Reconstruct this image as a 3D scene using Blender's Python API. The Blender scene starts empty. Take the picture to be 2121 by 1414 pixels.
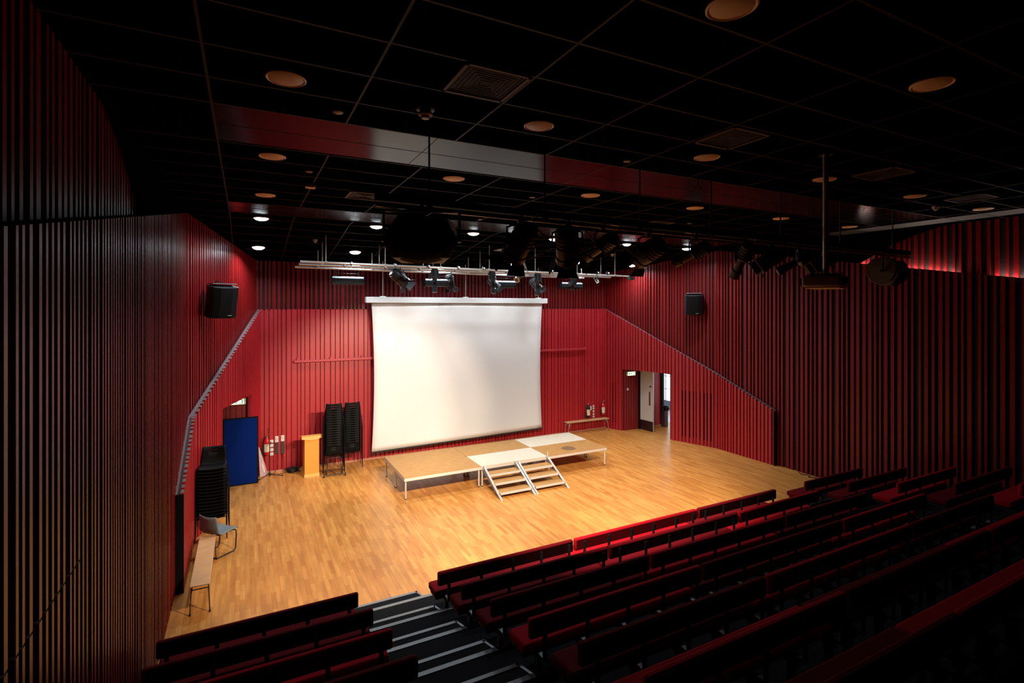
import bpy, math, random
from mathutils import Vector, Matrix, Euler
R = math.radians
PI = math.pi
random.seed(7)
scn = bpy.context.scene
COL = scn.collection

# ------------------------------------------------------------------ camera, world, exposure
cam_d = bpy.data.cameras.new('camera'); cam = bpy.data.objects.new('camera', cam_d); COL.objects.link(cam)
cam.location = (0, 0, 4.7)
cam.rotation_euler = (R(90), 0, R(-27.33))
cam_d.sensor_width = 36; cam_d.sensor_fit = 'HORIZONTAL'
cam_d.lens = 36 * 1068.77 / 2121
cam_d.shift_y = -(707 - 636.5) / 2121
cam_d.clip_start = 0.05; cam_d.clip_end = 200
scn.camera = cam
world = bpy.data.worlds.new('world'); scn.world = world; world.use_nodes = True
world.node_tree.nodes['Background'].inputs[0].default_value = (0.5, 0.6, 0.8, 1)
world.node_tree.nodes['Background'].inputs[1].default_value = 0.0
scn.view_settings.view_transform = 'Standard'; scn.view_settings.look = 'None'
scn.view_settings.gamma = 1; scn.view_settings.use_curve_mapping = False
scn.view_settings.exposure = 0.0
LAMP_W = 56.0          # each lit ceiling downlight
LAMP_SPREAD = 156
LAMP_COL = (0.88, 0.96, 1.0)
COVE_W = 9.0
SPOT_COL = (1.0, 0.81, 0.60)      # warm stage spotlights on the near bar
SPOT_W = 1.0

# ------------------------------------------------------------------ materials
MATS = {}
def mat(name, col, rough=0.6, metal=0.0, spec=0.5, noise=0.0, nscale=20.0, emit=None, estr=0.0, coat=0.0, bump=0.0):
    if name in MATS: return MATS[name]
    m = bpy.data.materials.new(name); m.use_nodes = True; nt = m.node_tree; N = nt.nodes; L = nt.links
    b = N['Principled BSDF']
    b.inputs['Base Color'].default_value = (*col, 1); b.inputs['Roughness'].default_value = rough
    b.inputs['Metallic'].default_value = metal; b.inputs['Specular IOR Level'].default_value = spec
    b.inputs['Coat Weight'].default_value = coat
    if noise > 0 or bump > 0:
        tc = N.new('ShaderNodeTexCoord'); nz = N.new('ShaderNodeTexNoise'); nz.inputs['Scale'].default_value = nscale
        nz.inputs['Detail'].default_value = 4
        L.new(tc.outputs['Object'], nz.inputs['Vector'])
        if noise > 0:
            mx = N.new('ShaderNodeMix'); mx.data_type = 'RGBA'
            mx.inputs['A'].default_value = (*[c * (1 - noise) for c in col], 1)
            mx.inputs['B'].default_value = (*[min(1, c * (1 + noise)) for c in col], 1)
            L.new(nz.outputs['Fac'], mx.inputs['Factor']); L.new(mx.outputs['Result'], b.inputs['Base Color'])
        if bump > 0:
            bp = N.new('ShaderNodeBump'); bp.inputs['Strength'].default_value = bump; bp.inputs['Distance'].default_value = 0.005
            L.new(nz.outputs['Fac'], bp.inputs['Height']); L.new(bp.outputs['Normal'], b.inputs['Normal'])
    if emit:
        b.inputs['Emission Color'].default_value = (*emit, 1); b.inputs['Emission Strength'].default_value = estr
    MATS[name] = m
    return m

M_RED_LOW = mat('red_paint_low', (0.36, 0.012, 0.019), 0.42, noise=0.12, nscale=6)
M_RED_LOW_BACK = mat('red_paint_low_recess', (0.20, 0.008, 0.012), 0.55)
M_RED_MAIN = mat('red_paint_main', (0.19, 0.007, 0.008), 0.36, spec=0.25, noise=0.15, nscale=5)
M_MAIN_BACK = mat('wall_backing', (0.012, 0.002, 0.002), 0.8)
M_LEDGE = mat('ledge_dusty', (0.14, 0.09, 0.10), 0.7, noise=0.25, nscale=30)
M_BLACK = mat('black_matt', (0.004, 0.004, 0.0045), 0.8, noise=0.3, spec=0.15)
M_BLACKP = mat('black_plastic', (0.005, 0.005, 0.0055), 0.45, spec=0.3)
M_CHAIRB = mat('chair_black', (0.0025, 0.0025, 0.003), 0.6, spec=0.12)
M_BLACKM = mat('black_metal', (0.012, 0.012, 0.013), 0.4, spec=0.5)
M_LIGHTBODY = mat('stage_light_body', (0.018, 0.02, 0.023), 0.42, metal=0.3)
M_CEIL = mat('ceiling_tile_black', (0.001, 0.001, 0.001), 0.95, spec=0.0)
M_GRID = mat('ceiling_grid', (0.017, 0.010, 0.007), 0.6, spec=0.2)  # black bars; brown of the warm floor bounce put into the colour
M_BAND = mat('glossy_ceiling_panel', (0.006, 0.004, 0.005), 0.16, spec=0.5, noise=0.3, nscale=9); M_BAND.node_tree.nodes['Principled BSDF'].inputs['IOR'].default_value = 1.13
M_CARPET = mat('carpet_dark', (0.006, 0.007, 0.009), 0.95, spec=0.1, noise=0.6, nscale=160)
M_NOSE = mat('metal_nosing', (0.19, 0.20, 0.215), 0.5, metal=0.4, noise=0.2, nscale=40)
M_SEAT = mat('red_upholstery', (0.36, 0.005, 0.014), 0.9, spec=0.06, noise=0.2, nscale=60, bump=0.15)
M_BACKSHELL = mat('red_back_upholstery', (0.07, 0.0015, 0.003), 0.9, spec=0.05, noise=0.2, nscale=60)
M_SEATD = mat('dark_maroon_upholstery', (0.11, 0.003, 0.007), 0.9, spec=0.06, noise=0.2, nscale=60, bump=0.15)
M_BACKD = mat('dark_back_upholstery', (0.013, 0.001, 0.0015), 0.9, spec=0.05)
M_ALU = mat('aluminium', (0.62, 0.60, 0.58), 0.35, metal=0.75)
M_ALUW = mat('aluminium_edge', (0.62, 0.60, 0.58), 0.4, metal=0.25)
M_PLY = mat('brown_ply', (0.33, 0.165, 0.045), 0.55, noise=0.28, nscale=7)
M_PLYSTAIN = mat('ply_stain', (0.15, 0.075, 0.03), 0.6, noise=0.3, nscale=9)
M_PALE = mat('pale_ply', (0.49, 0.43, 0.35), 0.6, noise=0.12, nscale=9)
M_WHITE = mat('white_paint', (0.72, 0.72, 0.72), 0.5)
M_SCREEN = mat('screen_cloth', (0.70, 0.69, 0.685), 0.9, spec=0.1)
M_LECT = mat('oak_veneer', (0.72, 0.29, 0.045), 0.45, noise=0.12, nscale=5)
M_LECTT = mat('oak_top', (0.80, 0.42, 0.12), 0.45, noise=0.1, nscale=5)
M_BLUE = mat('blue_felt', (0.001, 0.014, 0.13), 0.95, spec=0.1, noise=0.2, nscale=90)
M_BENCH = mat('bench_wood', (0.50, 0.28, 0.13), 0.5, noise=0.2, nscale=6)
M_STEEL = mat('steel_tube', (0.42, 0.38, 0.33), 0.35, metal=0.7)
M_DKSTEEL = mat('dark_steel_tube', (0.10, 0.09, 0.085), 0.4, metal=0.6)
M_PIPE = mat('silver_pipe', (0.60, 0.57, 0.55), 0.35, metal=0.5)
M_CHROME = mat('chrome', (0.8, 0.8, 0.8), 0.15, metal=1.0)
M_GREYCH = mat('grey_chair_plastic', (0.14, 0.18, 0.20), 0.5)
M_EXT = mat('extinguisher_red', (0.5, 0.008, 0.012), 0.25)
M_LABEL = mat('extinguisher_label', (0.62, 0.50, 0.38), 0.5, noise=0.3, nscale=30)
M_SOCK = mat('socket_plate', (0.62, 0.60, 0.56), 0.4)
M_SOCKD = mat('dark_connector_panel', (0.02, 0.02, 0.02), 0.5)
M_DIFF = mat('downlight_diffuser_bounce', (0.70, 0.45, 0.27), 0.5)  # orange tint stands in for warm light bounced off the wood floor
M_RING = mat('downlight_ring', (0.80, 0.56, 0.38), 0.4)
M_LIT = mat('downlight_lit', (0.9, 0.9, 0.9), 0.5, emit=(0.86, 0.97, 1.0), estr=14)
M_SLOT = mat('diffuser_slot', (0.004, 0.004, 0.004), 0.8)
M_VENTF = mat('vent_frame', (0.13, 0.095, 0.075), 0.6, spec=.2)
M_CREAM = mat('cream_plastic', (0.6, 0.48, 0.36), 0.5)
M_GREYSP = mat('grey_speaker_side', (0.10, 0.11, 0.14), 0.55, noise=0.3, nscale=50)
M_PROJ = mat('projector_casing', (0.36, 0.28, 0.23), 0.5)
M_FLOODL = mat('flood_casing_grey', (0.16, 0.22, 0.26), 0.45, metal=0.2)
M_FLOODD = mat('flood_casing_dark', (0.03, 0.05, 0.065), 0.45, metal=0.2)
M_DOORG = mat('door_grey', (0.50, 0.47, 0.45), 0.5, noise=0.05, nscale=4)
M_KICK = mat('kick_plate', (0.02, 0.004, 0.006), 0.4)
M_BRASS = mat('brass_plate', (0.22, 0.10, 0.03), 0.4, metal=0.6)
M_REDPLAIN = mat('corridor_red', (0.36, 0.012, 0.014), 0.5)
M_PINK = mat('corridor_floor', (0.55, 0.40, 0.42), 0.3)
M_BLUEGR = mat('corridor_blue_panel', (0.25, 0.36, 0.5), 0.5)
M_EXITG = mat('exit_green', (0.01, 0.12, 0.05), 0.5, emit=(0.02, 0.45, 0.18), estr=0.5)
M_EXITW = mat('exit_face', (0.5, 0.6, 0.45), 0.5, emit=(0.72, 1.0, 0.62), estr=1.6)
M_WINLIT = mat('daylight_glass', (0.8, 0.8, 0.8), 0.3, emit=(0.85, 0.93, 1.0), estr=2.2)
M_COVE = mat('cove_tube', (0.9, 0.8, 0.8), 0.4, emit=(1.0, 0.62, 0.52), estr=5)
M_YEL = mat('hazard_yellow', (0.6, 0.4, 0.02), 0.5)
M_RAIL = mat('red_rail', (0.36, 0.02, 0.03), 0.45)
M_LENS = mat('lens_glass', (0.02, 0.025, 0.03), 0.08, spec=0.8)
M_PANEL = mat('pale_panel', (0.52, 0.36, 0.38), 0.35, noise=0.12, nscale=10)
M_CASE_UNDER = mat('screen_casing', (0.70, 0.72, 0.74), 0.45)

def wood_floor():
    m = bpy.data.materials.new('strip_wood_floor'); m.use_nodes = True; nt = m.node_tree; N = nt.nodes; L = nt.links
    b = N['Principled BSDF']
    tc = N.new('ShaderNodeTexCoord'); mp = N.new('ShaderNodeMapping'); mp.inputs['Rotation'].default_value = (0, 0, R(90))
    L.new(tc.outputs['Object'], mp.inputs['Vector'])
    def brick(c1, c2, w, off):
        br = N.new('ShaderNodeTexBrick'); br.offset = off; br.offset_frequency = 2; br.squash = 1
        br.inputs['Color1'].default_value = (*c1, 1); br.inputs['Color2'].default_value = (*c2, 1)
        br.inputs['Mortar'].default_value = (0.20, 0.085, 0.022, 1)
        br.inputs['Scale'].default_value = 1; br.inputs['Mortar Size'].default_value = 0.0011
        br.inputs['Mortar Smooth'].default_value = 0.3; br.inputs['Bias'].default_value = -0.15
        br.inputs['Brick Width'].default_value = w; br.inputs['Row Height'].default_value = 0.075
        L.new(mp.outputs['Vector'], br.inputs['Vector']); return br
    b1 = brick((0.58, 0.27, 0.068), (0.43, 0.165, 0.033), 0.52, 0.37)
    b2 = brick((1.0, 1.0, 1.0), (0.80, 0.74, 0.64), 0.52, 0.37)
    b2.inputs['Mortar'].default_value = (0.9, 0.9, 0.9, 1)
    nz = N.new('ShaderNodeTexNoise'); nz.inputs['Scale'].default_value = 1.0; nz.inputs['Detail'].default_value = 5
    mp2 = N.new('ShaderNodeMapping'); mp2.inputs['Scale'].default_value = (14, 1.3, 1); L.new(tc.outputs['Object'], mp2.inputs['Vector'])
    L.new(mp2.outputs['Vector'], nz.inputs['Vector'])
    cr = N.new('ShaderNodeValToRGB'); cr.color_ramp.elements[0].color = (0.78, 0.74, 0.70, 1); cr.color_ramp.elements[1].color = (1.1, 1.1, 1.1, 1)
    cr.color_ramp.elements[0].position = 0.3; cr.color_ramp.elements[1].position = 0.7
    L.new(nz.outputs['Fac'], cr.inputs['Fac'])
    x1 = N.new('ShaderNodeMix'); x1.data_type = 'RGBA'; x1.blend_type = 'MULTIPLY'; x1.inputs['Factor'].default_value = 1
    L.new(b1.outputs['Color'], x1.inputs['A']); L.new(cr.outputs['Color'], x1.inputs['B'])
    # broad wear patches
    nw = N.new('ShaderNodeTexNoise'); nw.inputs['Scale'].default_value = 0.5; nw.inputs['Detail'].default_value = 3; L.new(tc.outputs['Object'], nw.inputs['Vector'])
    cw = N.new('ShaderNodeValToRGB'); cw.color_ramp.elements[0].color = (0.93, 0.93, 0.94, 1); cw.color_ramp.elements[1].color = (1.05, 1.05, 1.03, 1)
    L.new(nw.outputs['Fac'], cw.inputs['Fac'])
    x2 = N.new('ShaderNodeMix'); x2.data_type = 'RGBA'; x2.blend_type = 'MULTIPLY'; x2.inputs['Factor'].default_value = 1
    L.new(x1.outputs['Result'], x2.inputs['A']); L.new(cw.outputs['Color'], x2.inputs['B'])
    L.new(x2.outputs['Result'], b.inputs['Base Color'])
    b.inputs['Roughness'].default_value = 0.33; b.inputs['Specular IOR Level'].default_value = 0.4
    return m
M_FLOOR = wood_floor()

# ------------------------------------------------------------------ mesh builder
class MB:
    def __init__(s): s.v = []; s.f = []; s.mi = []
    def add(s, vs, fs, mi=0):
        o = len(s.v); s.v += [tuple(v) for v in vs]; s.f += [tuple(i + o for i in f) for f in fs]
        s.mi += [mi] * len(fs) if isinstance(mi, int) else mi
        return s
    def hexa(s, p, mi=0):   # p: 4 bottom then 4 top
        return s.add(p, [(3, 2, 1, 0), (4, 5, 6, 7), (0, 1, 5, 4), (1, 2, 6, 5), (2, 3, 7, 6), (3, 0, 4, 7)], mi)
    def box(s, c, d, rot=None, mi=0):
        x, y, z = d[0] / 2, d[1] / 2, d[2] / 2
        p = [Vector(q) for q in ((-x, -y, -z), (x, -y, -z), (x, y, -z), (-x, y, -z), (-x, -y, z), (x, -y, z), (x, y, z), (-x, y, z))]
        if rot is not None: p = [rot @ q for q in p]
        return s.hexa([q + Vector(c) for q in p], mi)
    def b2(s, lo, hi, mi=0):
        return s.box([(a + b) / 2 for a, b in zip(lo, hi)], [b - a for a, b in zip(lo, hi)], None, mi)
    def cyl(s, p0, p1, r0, r1=None, n=14, caps=True, mi=0):
        r1 = r0 if r1 is None else r1
        p0, p1 = Vector(p0), Vector(p1); d = (p1 - p0).normalized()
        a = d.orthogonal().normalized(); b = d.cross(a)
        vs = []
        for p, r in ((p0, r0), (p1, r1)):
            for i in range(n):
                t = 2 * PI * i / n; vs.append(p + (a * math.cos(t) + b * math.sin(t)) * r)
        fs = [(i, (i + 1) % n, n + (i + 1) % n, n + i) for i in range(n)]
        if caps: fs += [tuple(range(n - 1, -1, -1)), tuple(range(n, 2 * n))]
        return s.add(vs, fs, mi)
    def tube(s, pts, r, n=8, mi=0):
        pts = [Vector(p) for p in pts]; rings = []; up = None
        for i, p in enumerate(pts):
            d = ((pts[min(i + 1, len(pts) - 1)] - p).normalized() + (p - pts[max(i - 1, 0)]).normalized())
            if d.length < 1e-6: d = Vector((0, 0, 1))
            d.normalize()
            if up is None: up = d.orthogonal().normalized()
            a = (up - d * up.dot(d)).normalized(); up = a; b = d.cross(a)
            rings.append([p + (a * math.cos(2 * PI * k / n) + b * math.sin(2 * PI * k / n)) * r for k in range(n)])
        vs = [v for rg in rings for v in rg]; fs = []
        for i in range(len(pts) - 1):
            for k in range(n): fs.append((i * n + k, i * n + (k + 1) % n, (i + 1) * n + (k + 1) % n, (i + 1) * n + k))
        fs += [tuple(range(n - 1, -1, -1)), tuple(range((len(pts) - 1) * n, len(pts) * n))]
        return s.add(vs, fs, mi)
    def lathe(s, prof, origin=(0, 0, 0), axis=(0, 0, 1), n=20, mi=0):   # prof: (radius, height along axis)
        o = Vector(origin); d = Vector(axis).normalized(); a = d.orthogonal().normalized(); b = d.cross(a)
        vs = [o + d * h + (a * math.cos(2 * PI * k / n) + b * math.sin(2 * PI * k / n)) * max(r, 1e-4) for r, h in prof for k in range(n)]
        fs = [(i * n + k, i * n + (k + 1) % n, (i + 1) * n + (k + 1) % n, (i + 1) * n + k) for i in range(len(prof) - 1) for k in range(n)]
        fs += [tuple(range(n - 1, -1, -1)), tuple(range((len(prof) - 1) * n, len(prof) * n))]
        return s.add(vs, fs, mi)
    def prism(s, poly, p0, ax, ay, az, h, mi=0):   # poly in (ax, ay), extruded h along az
        p0 = Vector(p0); ax, ay, az = Vector(ax), Vector(ay), Vector(az); n = len(poly)
        vs = [p0 + ax * x + ay * y for x, y in poly] + [p0 + ax * x + ay * y + az * h for x, y in poly]
        return s.add(vs, [tuple(range(n - 1, -1, -1)), tuple(range(n, 2 * n))] + [(i, (i + 1) % n, n + (i + 1) % n, n + i) for i in range(n)], mi)
    def build(s, name, m, parent=None, smooth=None, bevel=0, seg=2, loc=None, rot=None):
        me = bpy.data.meshes.new(name); me.from_pydata(s.v, [], s.f)
        ms = m if isinstance(m, (list, tuple)) else [m]
        for q in ms: me.materials.append(q)
        if len(ms) > 1: me.polygons.foreach_set('material_index', s.mi)
        me.validate(); me.update()
        if smooth is not None:
            me.polygons.foreach_set('use_smooth', [True] * len(me.polygons)); me.set_sharp_from_angle(angle=R(smooth))
        o = bpy.data.objects.new(name, me); COL.objects.link(o)
        if bevel:
            bm = o.modifiers.new('bevel', 'BEVEL'); bm.width = bevel; bm.segments = seg; bm.limit_method = 'ANGLE'
            if smooth is None:
                me.polygons.foreach_set('use_smooth', [True] * len(me.polygons)); me.set_sharp_from_angle(angle=R(40))
        if loc: o.location = loc
        if rot: o.rotation_euler = rot
        if parent: o.parent = parent
        return o

def tag(o, label, cat, group=None, kind=None):
    if label: o['label'] = label
    if cat: o['category'] = cat
    if group: o['group'] = group
    if kind: o['kind'] = kind
    return o
def thing(name, label, cat, loc=(0, 0, 0), rz=0.0, group=None, rot=None):
    o = bpy.data.objects.new(name, None); COL.objects.link(o); o.location = loc
    o.rotation_euler = rot if rot else (0, 0, rz); o.empty_display_size = 0.1
    return tag(o, label, cat, group)
def struct(o):
    o['kind'] = 'structure'; return o
def dup(root, loc=None, rz=None, label=None, group=None):
    c = root.copy(); COL.objects.link(c)
    if loc is not None: c.location = loc
    if rz is not None: c.rotation_euler = (0, 0, rz)
    if label: c['label'] = label
    if group: c['group'] = group
    def kids(a, b):
        for ch in list(a.children):
            k = ch.copy(); COL.objects.link(k); k.parent = b; kids(ch, k)
    kids(root, c)
    return c
ORD = ['first', 'second', 'third', 'fourth', 'fifth', 'sixth', 'seventh', 'eighth', 'ninth', 'tenth', 'eleventh', 'twelfth', 'thirteenth',
       'fourteenth', 'fifteenth', 'sixteenth', 'seventeenth', 'eighteenth', 'nineteenth', 'twentieth']

# ------------------------------------------------------------------ room shell
ZC = 6.605
def zslope(y): return ZC - 0.135 * max(0, y - 12.2)
def zledge(y): return min(6.6, 6.6 - 0.17 * (12.2 - y))

fl = MB(); fl.b2((-1.3, -3.2, -0.1), (14.4, 16.7, 0)); struct(fl.build('floor', M_FLOOR))

def corr(P, Q, zt, zb, W, G, depth, opens=(), seed=1, recess_end=0.0):
    """slats along P->Q, protruding to the left-hand normal given by room centre"""
    rg = random.Random(seed)
    P = Vector((*P, 0)); Q = Vector((*Q, 0)); L = (Q - P).length; u = (Q - P) / L
    n = Vector((-u.y, u.x, 0))
    if n.dot(Vector((6.5, 8, 0)) - P) < 0: n = -n
    sl = MB(); bk = MB()
    def pt(s, off, z): q = P + u * s + n * off; return (q.x, q.y, z)
    def ivals(s0, s1, lo, hi):
        iv = [(lo, hi)]
        for a, b, c, d in opens:
            if s1 > a and s0 < b:
                iv = [t for l, h in iv for t in ((l, min(h, c)), (max(l, d), h)) if t[1] - t[0] > 1e-3]
        return iv
    s = rg.uniform(0.0, 0.03)
    while s < L - 0.01:
        w = rg.choice(W); s1 = min(L, s + w)
        for lo, hi in ivals(s + .01, s1 - .01, zb, 99):
            def top(q): return zt(P + u * q) if hi > 90 else hi
            t0, t1 = top(s), top(s1)
            d0 = depth
            p = [pt(s, 0, lo), pt(s1, 0, lo), pt(s1, d0, lo), pt(s, d0, lo), pt(s, 0, t0), pt(s1, 0, t1), pt(s1, d0, t1), pt(s, d0, t0)]
            sl.hexa(p, [0, 1, 0, 0, 0, 0])
        s = s1 + rg.choice(G)
    br = sorted({0.0, L} | {x for a, b, c, d in opens for x in (a, b)})
    for a, b in zip(br, br[1:]):
        for lo, hi in ivals(a + .001, b - .001, zb, 99):
            t0 = zt(P + u * a) if hi > 90 else hi; t1 = zt(P + u * b) if hi > 90 else hi
            t = -0.04
            p = [pt(a, t, lo), pt(b, t, lo), pt(b, 0, lo), pt(a, 0, lo), pt(a, t, t0), pt(b, t, t1), pt(b, 0, t1), pt(a, 0, t0)]
            bk.hexa(p, [0, 1, 0, 0, 0, 0])
    return sl, bk
def merge(name, parts, mats):
    m = MB()
    for mb, idx in parts:    # idx maps local material index -> global
        o = len(m.v); m.v += mb.v; m.f += [tuple(i + o for i in f) for f in mb.f]; m.mi += [idx[i] for i in mb.mi]
    return struct(m.build(name, mats))

MW = [.035, .038, .045, .05]; MG = [.05, .055, .065, .10]
RW = [.045, .055, .075, .08]; RG = [.055, .065, .075, .11]
LW = [.07, .09, .11, .14]; LG = [.02, .025, .035]
SW = [.055, .07, .085]; SG = [.04, .05, .06]
ZOPEN = 2.34
wl1 = corr((-1.07, -3.1), (-1.07, 12.25), lambda p: zledge(p.y), 0, MW, MG, .05, [(6.35, 7.72, 2.94, 2.955)], 3)
wl2 = corr((-1.07, 12.25), (.25, 16.45), lambda p: zslope(p.y), 0, SW, SG, .045, [(1.55, 3.5, -1, 2.55)], 4)
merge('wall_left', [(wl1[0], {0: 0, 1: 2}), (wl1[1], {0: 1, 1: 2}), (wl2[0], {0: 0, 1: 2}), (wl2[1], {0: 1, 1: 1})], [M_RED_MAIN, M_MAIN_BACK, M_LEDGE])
wr1 = corr((14.12, 12.25), (14.12, -3.1), lambda p: zledge(p.y), 0, RW, RG, .05, [], 5)
wr2 = corr((12.65, 16.45), (14.12, 12.25), lambda p: zslope(p.y), 0, RW, SG, .045, [(.7, 2.75, -1, 2.55)], 6)
merge('wall_right', [(wr1[0], {0: 0, 1: 2}), (wr1[1], {0: 1, 1: 2}), (wr2[0], {0: 0, 1: 2}), (wr2[1], {0: 1, 1: 1})], [M_RED_MAIN, M_MAIN_BACK, M_LEDGE])
wb = corr((.25, 16.45), (12.65, 16.45), lambda p: 6.04, 0, [.05, .07, .09], [.05, .06, .07], .045, [], 8)
merge('wall_back', [(wb[0], {0: 0, 1: 0}), (wb[1], {0: 1, 1: 1})], [M_RED_MAIN, mat('wall_back_recess', (.02, .0015, .002), .8)])
rw = MB(); rw.b2((-1.4, -3.3, 0), (14.7, -3.1, 6.7)); struct(rw.build('wall_rear', M_BLACK))

def zlow(p):
    y = p.y
    if y < 12.2: return 1.63 + (2.49 - 1.63) * (y - 10.05) / 2.15
    return min(4.645, 2.49 + (4.645 - 2.49) * (y - 12.2) / 4.08)
ll1 = corr((-.95, 10.05), (-.95, 12.2), zlow, 0, SW, SG, .05, [], 11)
ll2 = corr((-.95, 12.2), (.36, 16.3), zlow, 0, SW, SG, .05, [(1.5, 3.42, -1, ZOPEN + .03)], 12)
lb = corr((.36, 16.3), (12.54, 16.3), lambda p: 4.645, 0, LW, LG, .05, [], 13)
lr2 = corr((12.54, 16.3), (14.0, 12.2), zlow, 0, SW, SG, .05, [(.78, 2.72, -1, ZOPEN)], 14)
lr1 = corr((14.0, 12.2), (14.0, 10.05), zlow, 0, RW, SG, .05, [], 15)
IDX = {0: 0, 1: 2}; IDB = {0: 1, 1: 2}
LM = [M_RED_LOW, M_RED_LOW_BACK, M_LEDGE]
# ledge tops and end caps are part of the lower lining
lcap = MB()
def ledge(A, B, C, D, za, zb_):   # A,B outer (main wall) ; C,D inner
    lcap.hexa([(*A, za - .03), (*B, zb_ - .03), (*D, zb_ - .03), (*C, za - .03), (*A, za), (*B, zb_), (*D, zb_), (*C, za)])
ledge((-1.03, 10.05), (-1.03, 12.2), (-.95, 10.05), (-.95, 12.2), 1.63, 2.49)
ledge((-1.03, 12.2), (.30, 16.42), (-.95, 12.2), (.36, 16.3), 2.49, 4.645)
ledge((.30, 16.42), (12.60, 16.42), (.36, 16.3), (12.54, 16.3), 4.645, 4.645)
ledge((12.60, 16.42), (14.08, 12.2), (12.54, 16.3), (14.0, 12.2), 4.645, 2.49)
ledge((14.08, 12.2), (14.08, 10.05), (14.0, 12.2), (14.0, 10.05), 2.49, 1.63)
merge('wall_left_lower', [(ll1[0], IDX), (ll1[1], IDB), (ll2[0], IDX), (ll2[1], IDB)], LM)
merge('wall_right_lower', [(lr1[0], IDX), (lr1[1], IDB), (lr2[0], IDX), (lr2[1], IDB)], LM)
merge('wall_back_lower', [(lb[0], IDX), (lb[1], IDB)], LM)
struct(lcap.build('trim_1', M_LEDGE))
ec = MB(); ec.b2((-1.03, 10.03, 0), (-.9, 10.06, 1.62)); struct(ec.build('trim_2', M_BLACK)); ec = MB(); ec.b2((13.945, 10.02, 0), (14.09, 10.06, 1.615)); struct(ec.build('trim_8', M_BLACK))  # end caps black: the shade on these faces is put into their colour

# upper side walls above the ledge, curved bulkheads
for side, nm in ((-1, 'left'), (1, 'right')):
    X = -1.22 if side < 0 else 14.38
    u = corr((X, -3.1), (X, 8.2), lambda p: 6.6, 4.0, RW, RG, .04, [], 21 + side) if side < 0 else corr((X, 8.2), (X, -3.1), lambda p: 6.6, 4.0, RW, RG, .04, [], 21 + side)
    merge('wall_%s_upper' % nm, [(u[0], {0: 0, 1: 0}), (u[1], {0: 1, 1: 1})], [M_RED_MAIN, M_MAIN_BACK])
    # ledge shelf
    x0, x1 = (X, -1.07) if side < 0 else (14.12, X)
    sh = MB(); sh.hexa([(x0, -3.1, zledge(-3.1) - .16), (x1, -3.1, zledge(-3.1) - .16), (x1, 12.2, 6.42), (x0, 12.2, 6.42),
                        (x0, -3.1, zledge(-3.1) - .12), (x1, -3.1, zledge(-3.1) - .12), (x1, 12.2, 6.46), (x0, 12.2, 6.46)])
    struct(sh.build('trim_%d' % (3 if side < 0 else 4), M_LEDGE))
    # curved bulkhead plate
    cur = [(5.0, 6.65), (5.4, 6.64), (6.0, 6.56), (6.55, 6.41), (7.02, 6.23), (7.4, 6.04), (7.8, 5.82)]
    poly = cur + [(12.3, 6.52), (12.3, 6.66)]
    bx = -1.10 if side < 0 else 14.15
    bp = MB(); bp.prism(poly, (bx, 0, 0), (0, 1, 0), (0, 0, 1), (1, 0, 0), -.03 if side < 0 else .03)
    struct(bp.build('wall_%s_bulkhead' % nm, mat('bulkhead_dark', (.002, .003, .004), .8, spec=.0)))

# ceiling: tiles, grid bars, glossy panels
def in_band(y): return 5.52 < y < 6.78 or 10.55 < y < 11.72
ce = MB()
XL, XR = -1.3, 14.5
def ceil_strip(x0, x1, y0, y1, mi, drop=0.0):
    z0, z1 = zslope(y0) - drop, zslope(y1) - drop
    ce.hexa([(x0, y0, z0), (x1, y0, z0), (x1, y1, z1), (x0, y1, z1), (x0, y0, z0 + .05), (x1, y0, z0 + .05), (x1, y1, z1 + .05), (x0, y1, z1 + .05)], mi)
BX0, BX1 = -.28, 13.0
for (a, b) in ((-3.3, 5.53), (6.77, 10.56), (11.71, 12.2), (12.2, 16.6)): ceil_strip(XL, XR, a, b, 0)
for (a, b) in ((5.53, 6.77), (10.56, 11.71)):
    ceil_strip(XL, BX0, a, b, 0); ceil_strip(BX1, XR, a, b, 0); ceil_strip(BX0, BX1, a, b, 2, -.002)
GX = [-.28 + 1.205 * k for k in range(12)]
ys = []
y = 3.08 - .615 * 9
while y < 5.4: ys.append(y); y += .615
ys += [5.53, 6.77]; y = 6.77 + .63
while y < 10.4: ys.append(y); y += .63
ys += [10.56, 11.71, 12.3, 12.92, 13.54, 14.16, 14.78 + .3, 15.7]
g = 0.010
for y in ys: ceil_strip(-1.18, 14.35, y - g, y + g, 1, .006)
for x in GX:
    for (a, b) in ((-3, 5.53), (6.77, 10.56), (11.71, 12.2), (12.2, 16.45)):
        if x > -0.2 or True: ceil_strip(x - g, x + g, a, b, 1, .007)
ceil_strip(BX0 - g, BX0 + g, 5.53, 6.77, 1, .007); ceil_strip(BX0 - g, BX0 + g, 10.56, 11.71, 1, .007)
M_SEAM = mat('panel_seam', (.002, .002, .002), .6)
for yb, w in ((6.15, .003), (11.14, .003)): ceil_strip(BX0, BX1, yb - w, yb + w, 3, .001)
for xs in (1.93, 4.35, 6.75, 9.15, 11.6):
    ceil_strip(xs - .004, xs + .004, 5.53, 6.77, 3, .001); ceil_strip(xs - .004, xs + .004, 10.56, 11.71, 3, .001)
ceil_strip(13.25, 13.95, -3, 8.2, 4, .004)
struct(ce.build('ceiling', [M_CEIL, M_GRID, M_BAND, M_SEAM, mat('ceiling_margin_grey', (.05, .055, .055), .6)]))

# skirting strip seen along the back wall foot
bbm = MB(); bbm.b2((.4, 16.2, 0), (12.5, 16.235, .045)); struct(bbm.build('baseboard_back', mat('pale_skirting', (.45, .2, .12), .5)))

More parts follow.
